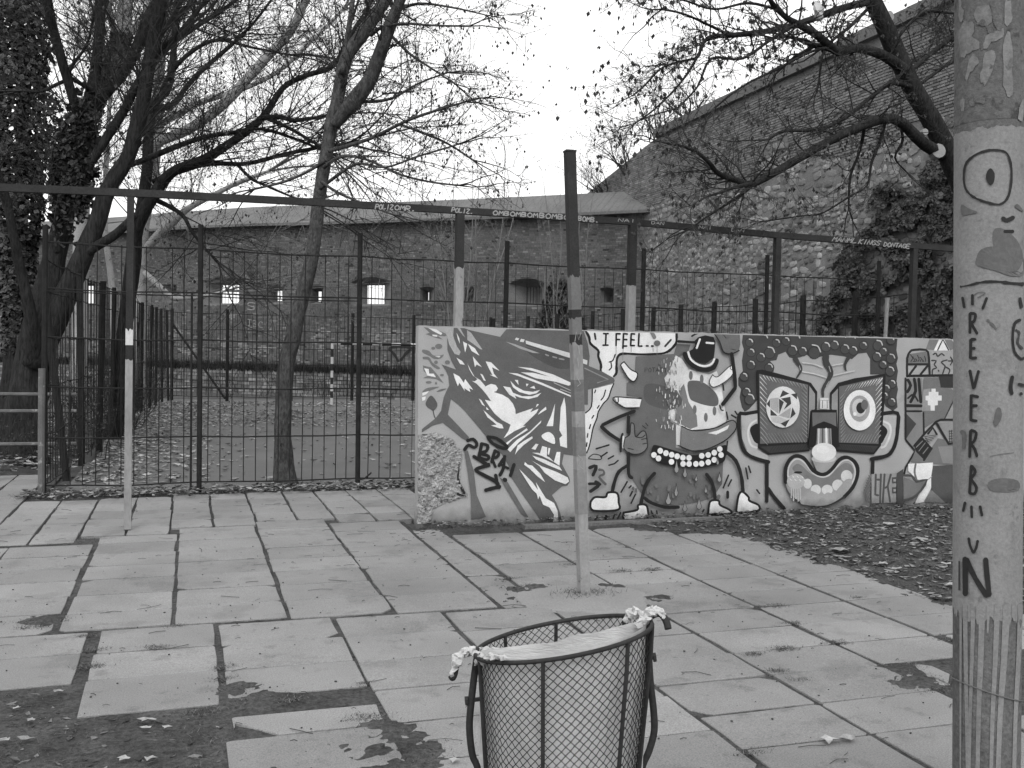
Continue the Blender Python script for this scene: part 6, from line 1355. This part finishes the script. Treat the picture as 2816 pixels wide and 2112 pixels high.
# liner bag hung in the front half
bag = thing('bin_liner', 'white plastic liner bag hooked inside the chain-link basket', 'bag', loc=BC + Vector((0, 0, .25)))
BO = Vector((0, 0, .25)); m3 = MB(); nt_, nz_ = 30, 14; gb = random.Random(4); V = []
def wr(a, b): return .008 * noise.noise(Vector((a * 9, b * 5, 1))) + .005 * noise.noise(Vector((a * 25, b * 9, 3)))
for j in range(nz_ + 1):                               # front sheet follows the basket
    t = 1 - j / nz_
    for i in range(nt_ + 1):
        th = math.radians(-176 + 172 * i / nt_); zt = rimz(th) + .004 - .02 * math.sin(math.pi * i / nt_) * 0; z = zt * t + .27 * (1 - t); V.append(bp(th, z, brad(z) - .014 - abs(wr(i / nt_, t)) - .02 * (1 - t)) - BO)
m3.add(V, [(j * (nt_ + 1) + i, j * (nt_ + 1) + i + 1, (j + 1) * (nt_ + 1) + i + 1, (j + 1) * (nt_ + 1) + i) for j in range(nz_) for i in range(nt_)])
m3.build('front_sheet', grey('grey_plastic', .66, .5, .22, 7, 40, .1, .4, .008, spec=.4, stretch=(1, 1, .5)), bag, smooth=True)
m3 = MB(); V = []
for j in range(nz_ + 1):                               # back sheet stretched as a chord between the hooks
    t = 1 - j / nz_
    for i in range(nt_ + 1):
        k = i / nt_; a = bp(math.radians(-176), 0, RB - .012); b = bp(math.radians(-4), 0, RB - .012); p = a.lerp(b, k)
        zt = rimz(math.pi) * (1 - k) + rimz(0) * k + .012 - .014 * math.sin(math.pi * k) + .012 * noise.noise(Vector((k * 6, 0, 2))) * math.sin(math.pi * k); p.z = zt * t + .27 * (1 - t)
        p += CFd * (.012 * math.sin(math.pi * k) * t + (.016 * noise.noise(Vector((k * 3 + t * 5, t * 16, 1))) + .009 * noise.noise(Vector((k * 8 - t * 9, t * 34, 3)))) * math.sin(math.pi * k) - .05 * (1 - t) * math.sin(math.pi * k)); V.append(p - BO)
m3.add(V, [(j * (nt_ + 1) + i, j * (nt_ + 1) + i + 1, (j + 1) * (nt_ + 1) + i + 1, (j + 1) * (nt_ + 1) + i) for j in range(nz_) for i in range(nt_)])
m3.build('back_sheet', M_BAG, bag, smooth=True)
def cloth(spec, name, seed):                           # gathered plastic wound over the hooks
    g2 = random.Random(seed); P = spline([campt(u, Z, v) for u, v, r, Z in spec], False, 5); R = []
    for a, b in zip(spec[:-1], spec[1:]):
        for k in range(5): R.append((a[2] + (b[2] - a[2]) * k / 5) * 2.65 / F * (.62 + .5 * g2.random()))
    R.append(spec[-1][2] * 2.65 / F); q = MB(); n_ = 18; off = len(P)
    q.tube([p - BC - BO for p in P], R, n_, True)
    q.v = [tuple(Vector(v) + Vector((noise.noise(Vector(v) * 95), noise.noise(Vector(v) * 95 + Vector((7, 0, 0))), noise.noise(Vector(v) * 95 + Vector((0, 9, 0))))) * .010) for v in q.v]
    q.build(name, M_BAG, bag, smooth=False)
cloth([(1395, 1812, 3, 2.45), (1360, 1806, 10, 2.5), (1325, 1812, 14, 2.58), (1312, 1822, 10, 2.62)], 'gathered_edge', 1)
cloth([(1318, 1800, 7, 2.64), (1298, 1793, 13, 2.64), (1274, 1796, 14, 2.63), (1256, 1818, 11, 2.62), (1247, 1848, 7, 2.62), (1243, 1862, 3, 2.62)], 'hook_wrap', 2)
cloth([(1308, 1790, 8, 2.7), (1340, 1785, 8, 2.72), (1380, 1790, 4, 2.74)], 'gathered_edge', 3)
cloth([(1716, 1712, 5, 2.68), (1730, 1695, 14, 2.68), (1748, 1685, 17, 2.67), (1768, 1690, 14, 2.66), (1780, 1703, 8, 2.65)], 'gathered_edge', 4)
cloth([(1750, 1722, 8, 2.62), (1768, 1708, 12, 2.63), (1785, 1704, 9, 2.64)], 'gathered_edge', 5)
cloth([(1772, 1692, 9, 2.66), (1786, 1682, 14, 2.65), (1806, 1680, 13, 2.65), (1820, 1686, 8, 2.64), (1828, 1694, 4, 2.64)], 'hook_wrap', 6)

# ================================================================== PAINTED POLE
PB0 = on_y(2712, 2112, 2.64); PB1 = on_y(2722, 0, 2.64); ax = (PB1 - PB0).normalized(); PR = .1055
pb = PB0 - ax * (PB0.z / ax.z)
pole = thing('painted_pole', 'thick round pole with black painted letters, dripping pale paint and a flaking upper part', 'pole', loc=pb)
def polept(z, th, r=PR):
    c = pb + ax * (z / ax.z); x = CR; y = ax.cross(x).normalized(); x = y.cross(ax); return c + (x * math.cos(th) + y * math.sin(th)) * r
def polemap(u, v, off):
    d = ray(u, v); m_ = O - pb; dp = d - ax * d.dot(ax); mp_ = m_ - ax * m_.dot(ax); r = PR + .0008 + off
    a = dp.dot(dp); b = 2 * dp.dot(mp_); c = mp_.dot(mp_) - r * r; D = b * b - 4 * a * c
    if D < 0:
        t = -b / (2 * a); q = mp_ + dp * t; q = q.normalized() * r; h = (m_ + d * t).dot(ax); return q + ax * h
    t = (-b - math.sqrt(D)) / (2 * a); return O + d * t - pb
m3 = MB(); nn = 64; hs = [-.08] + [.12 * i for i in range(1, 54)]
V = [polept(z, 2 * math.pi * i / nn, PR * (1 + .004 * noise.noise(Vector((i * .4, z * 3, 0))))) - pb for z in hs for i in range(nn)]
zc0 = 2.33; k0 = next(i for i, z in enumerate(hs) if z > zc0)
def poly_rows(a, b): return [(j * nn + i, j * nn + (i + 1) % nn, (j + 1) * nn + (i + 1) % nn, (j + 1) * nn + i) for j in range(a, b) for i in range(nn)]
m3.add(V, poly_rows(0, len(hs) - 1) + [tuple(range((len(hs) - 1) * nn, len(hs) * nn))]); m3.build('shaft', M_POLED, pole, smooth=True)
# pale coat between the drips and the flaking top: a thin sleeve with ragged edges
m3 = MB(); V = []; nr = 30; n2 = 128
for j in range(nr + 1):
    for i in range(n2):
        th = 2 * math.pi * i / n2
        zt = 2.335 + .010 * noise.noise(Vector((math.cos(th) * 3, math.sin(th) * 3, 0))) + .006 * noise.noise(Vector((math.cos(th) * 12, math.sin(th) * 12, 0)))
        zb = .735 + .035 * noise.noise(Vector((math.cos(th) * 9, math.sin(th) * 9, 4)))
        V.append(polept(zb + (zt - zb) * j / nr, th, PR + .0012 + .0004 * noise.noise(Vector((i * .2, j * .6, 0)))) - pb)
m3.add(V, [(j * n2 + i, j * n2 + (i + 1) % n2, (j + 1) * n2 + (i + 1) % n2, (j + 1) * n2 + i) for j in range(nr) for i in range(n2)]); m3.build('pale_coat', M_POLE, pole, smooth=True)
def Q4(x, y): return (2540 + x / 2.357, 1408 + y / 2.357)
def Q2(x, y): return (2540 + x / 2.357, y / 2.357)
def Q3(x, y): return (2540 + x / 2.357, 704 + y / 2.357)
def pstroke(fn, pts, w, name, mat, off=.003, taper=None, jit=.08, sub=3):
    q = MB(); ribbon(q, [fn(*p) for p in pts], w / 2.357, polemap, off, sub, taper, jit); q.build(name, mat, pole)
def ppoly(fn, pts, name, mat, off=.003, sm=True):
    q = [Vector(fn(*p)) for p in pts]
    if sm: q = spline(q, True, 3)
    if 'flake' in name: q = [p + Vector((rnd.uniform(-3, 3), rnd.uniform(-4, 4))) for p in q]
    m_ = MB(); c_ = sum(q, Vector((0, 0))) / len(q); n_ = len(q); rings = [(1.0, 0), (.66, 0), (.33, 0)]; V = []
    for k, _ in rings: V += [polemap(c_.x + (p.x - c_.x) * k, c_.y + (p.y - c_.y) * k, off) for p in q]
    V.append(polemap(c_.x, c_.y, off))
    m_.add(V, [(j * n_ + i, j * n_ + (i + 1) % n_, (j + 1) * n_ + (i + 1) % n_, (j + 1) * n_ + i) for j in range(2) for i in range(n_)] + [(2 * n_ + i, 2 * n_ + (i + 1) % n_, 3 * n_) for i in range(n_)]); m_.build(name, mat, pole)
# paint drips running down
for x0, y0, x1, y1, w in ((240, 640, 238, 1659, 12), (268, 640, 285, 1659, 22), (322, 640, 292, 1659, 20), (380, 640, 345, 1659, 30), (478, 640, 432, 1659, 26), (540, 640, 475, 1659, 34), (630, 640, 580, 1659, 26), (420, 640, 415, 780, 14), (585, 640, 590, 700, 22), (350, 640, 352, 720, 20)):
    pstroke(Q4, [(x0, y0 - 40), (x0 + (x1 - x0) * .3, y0 + (y1 - y0) * .3 + 20), (x0 + (x1 - x0) * .7, y0 + (y1 - y0) * .7), (x1, y1 + 300 if y1 > 1500 else y1)], w, 'paint_drip', M_POLE, .0016, (1.4, .85), .05)
# black letters R E V E R B and N with ticks
LET = [(Q3, [[(300, 375), (300, 495)], [(305, 372), (335, 378), (328, 420), (305, 432)], [(310, 440), (345, 500)], [(305, 545), (303, 660)], [(312, 540), (332, 540)], [(312, 598), (328, 598)], [(312, 662), (338, 660)], [(300, 745), (322, 855)], [(355, 748), (328, 850)],
             [(308, 905), (306, 1062)], [(316, 905), (350, 912)], [(315, 970), (342, 970)], [(314, 1065), (340, 1068)], [(304, 1135), (298, 1300)], [(310, 1130), (340, 1145), (330, 1195), (308, 1215)], [(312, 1225), (330, 1250), (345, 1295)],
             [(308, 1362), (298, 1535)], [(312, 1362), (335, 1400), (302, 1445)], [(310, 1450), (342, 1500), (330, 1540), (302, 1538)]], 19),
       (Q3, [[(316, 255), (316, 312)], [(408, 275), (384, 338)], [(252, 272), (262, 330)], [(626, 275), (636, 330)], [(268, 1600), (256, 1650)], [(310, 1625), (312, 1690)], [(366, 1625), (378, 1680)]], 18), (Q3, [[(575, 785), (565, 850), (572, 890)]], 24), (Q3, [[(632, 890), (634, 896)], [(620, 830), (655, 840)]], 18),
       (Q4, [[(292, 172), (300, 215), (318, 258)], [(350, 188), (340, 235), (324, 262)]], 17), (Q4, [[(268, 305), (270, 530)], [(278, 310), (335, 430), (405, 540)], [(402, 310), (412, 420), (425, 535)]], 34), (Q4, [[(230, 320), (230, 505)]], 9)]
off_ = .0032
for fn, many, w in LET:
    for st_ in many: off_ += .00006; pstroke(fn, st_, w, 'black_letter_stroke', M_MARKB, off_, sub=3)
# eye, beak, blots and lines
pstroke(Q2, [(430, 972), (350, 995), (280, 1050), (260, 1130), (270, 1220), (320, 1275), (400, 1308), (488, 1325), (540, 1290), (565, 1210), (570, 1090), (545, 1000), (500, 975), (430, 972)], 15, 'painted_eye_outline', M_MARKB, .0036, None, .3)
ppoly(Q2, [(435, 1090), (460, 1125), (455, 1180), (430, 1200), (405, 1160), (410, 1115)], 'painted_pupil', M_MARKB, .0036)
ppoly(Q2, [(245, 1325), (290, 1350), (350, 1375), (300, 1388), (245, 1392)], 'grey_patch', M_GREYP, .003); ppoly(Q2, [(590, 1340), (610, 1322), (645, 1362), (640, 1372)], 'grey_patch', M_GREYP, .003)
pstroke(Q2, [(515, 1415), (540, 1428), (580, 1410)], 26, 'black_blot', M_MARKB, .0036); pstroke(Q2, [(528, 1500), (578, 1500)], 22, 'black_blot', M_MARKB, .0036)
ppoly(Q2, [(455, 1490), (500, 1478), (560, 1510), (620, 1580), (645, 1680), (600, 1760), (520, 1740), (470, 1640), (450, 1560)], 'grey_beak', M_GREYP, .003)
ppoly(Q3, [(340, 20), (375, -45), (480, -60), (640, 0), (648, 120), (560, 128), (480, 100), (350, 62)], 'grey_beak', M_GREYP, .0033)
pstroke(Q3, [(245, 198), (300, 188), (370, 170), (470, 165), (560, 175), (645, 182)], 22, 'black_band', M_MARKB, .0036, (.4, 1), .35)
pstroke(Q3, [(625, 415), (590, 440), (578, 530), (590, 620), (630, 665), (655, 660)], 18, 'black_ring', M_MARKB, .0036, None, .2); pstroke(Q3, [(600, 480), (622, 500), (610, 560), (640, 600)], 14, 'black_blot', grey('soft_spray', .06), .0036, None, .3)
ppoly(Q3, [(420, 1465), (500, 1440), (610, 1455), (615, 1520), (500, 1530), (430, 1515)], 'grey_blot', M_GREYP, .0033); ppoly(Q3, [(460, 1040), (475, 985), (500, 990), (505, 1050), (470, 1105), (452, 1080)], 'grey_blot', M_GREYP, .0033)
pstroke(Q3, [(415, 415), (440, 440), (468, 468)], 16, 'grey_scrawl', M_GREYP, .0033, None, .4); pstroke(Q3, [(430, 1298), (500, 1285), (585, 1275)], 4, 'grey_scrawl', M_GREYP, .0033); pstroke(Q3, [(248, 1140), (262, 1160), (258, 1240)], 26, 'grey_scrawl', M_GREYP, .0033, None, .3); pstroke(Q3, [(330, 250), (360, 235), (400, 240), (350, 270)], 6, 'grey_scrawl', M_GREYP, .0033)
# flaking upper part
m3 = MB(); V = []
for j in range(31):
    for i in range(n2): th = 2 * math.pi * i / n2; V.append(polept(2.36 + 3.9 * j / 30, th, PR + .0008) - pb)
m3.add(V, [(j * n2 + i, j * n2 + (i + 1) % n2, (j + 1) * n2 + (i + 1) % n2, (j + 1) * n2 + i) for j in range(30) for i in range(n2)]); m3.build('flaking_coat', M_POLET, pole, smooth=True)
for q in ([(240, 160), (320, 140), (325, 200), (290, 225), (350, 250), (360, 310), (300, 340), (250, 380), (232, 300)], [(400, 320), (440, 280), (515, 245), (520, 190), (470, 205), (420, 215), (380, 290)], [(370, 480), (400, 340), (455, 330), (465, 400), (410, 540), (370, 530)], [(520, 250), (560, 200), (575, 380), (575, 620), (525, 590), (515, 420)], [(275, 520), (280, 420), (320, 350), (355, 400), (340, 430), (300, 470)], [(240, 10), (260, 100), (232, 140), (228, 20)], [(530, 20), (560, 10), (575, 120), (530, 160)], [(330, 60), (430, 40), (440, 150), (360, 150)], [(615, 700), (645, 640), (648, 780), (620, 780)], [(240, 640), (262, 640), (262, 700), (240, 720)]):
    ppoly(Q2, q, 'pale_flake', M_POLEM, .0022)
for q in ([(410, 170), (445, 150), (450, 200), (415, 215)], [(345, 145), (395, 128), (390, 160), (350, 162)], [(365, 295), (388, 290), (388, 318), (368, 318)], [(290, 640), (320, 640), (325, 690), (298, 680)], [(340, 640), (400, 640), (380, 672), (345, 665)], [(430, 420), (455, 418), (450, 440), (432, 445)], [(540, 420), (570, 380), (575, 440), (545, 440)], [(440, 0), (500, 0), (510, 180), (480, 200), (450, 120)]):
    ppoly(Q2, q, 'dark_flake', M_POLED, .0030)
# wire tied round it
m3 = MB(); W = []
for i in range(66): th = 2 * math.pi * i / 64; W.append(polept(.475 - .035 * math.cos(th) - .012 * math.sin(th), th, PR + .004) - pb)
m3.tube(W, .0022, 5, False); m3.build('tie_wire', grey('tie_wire_grey', .14, .5), pole)
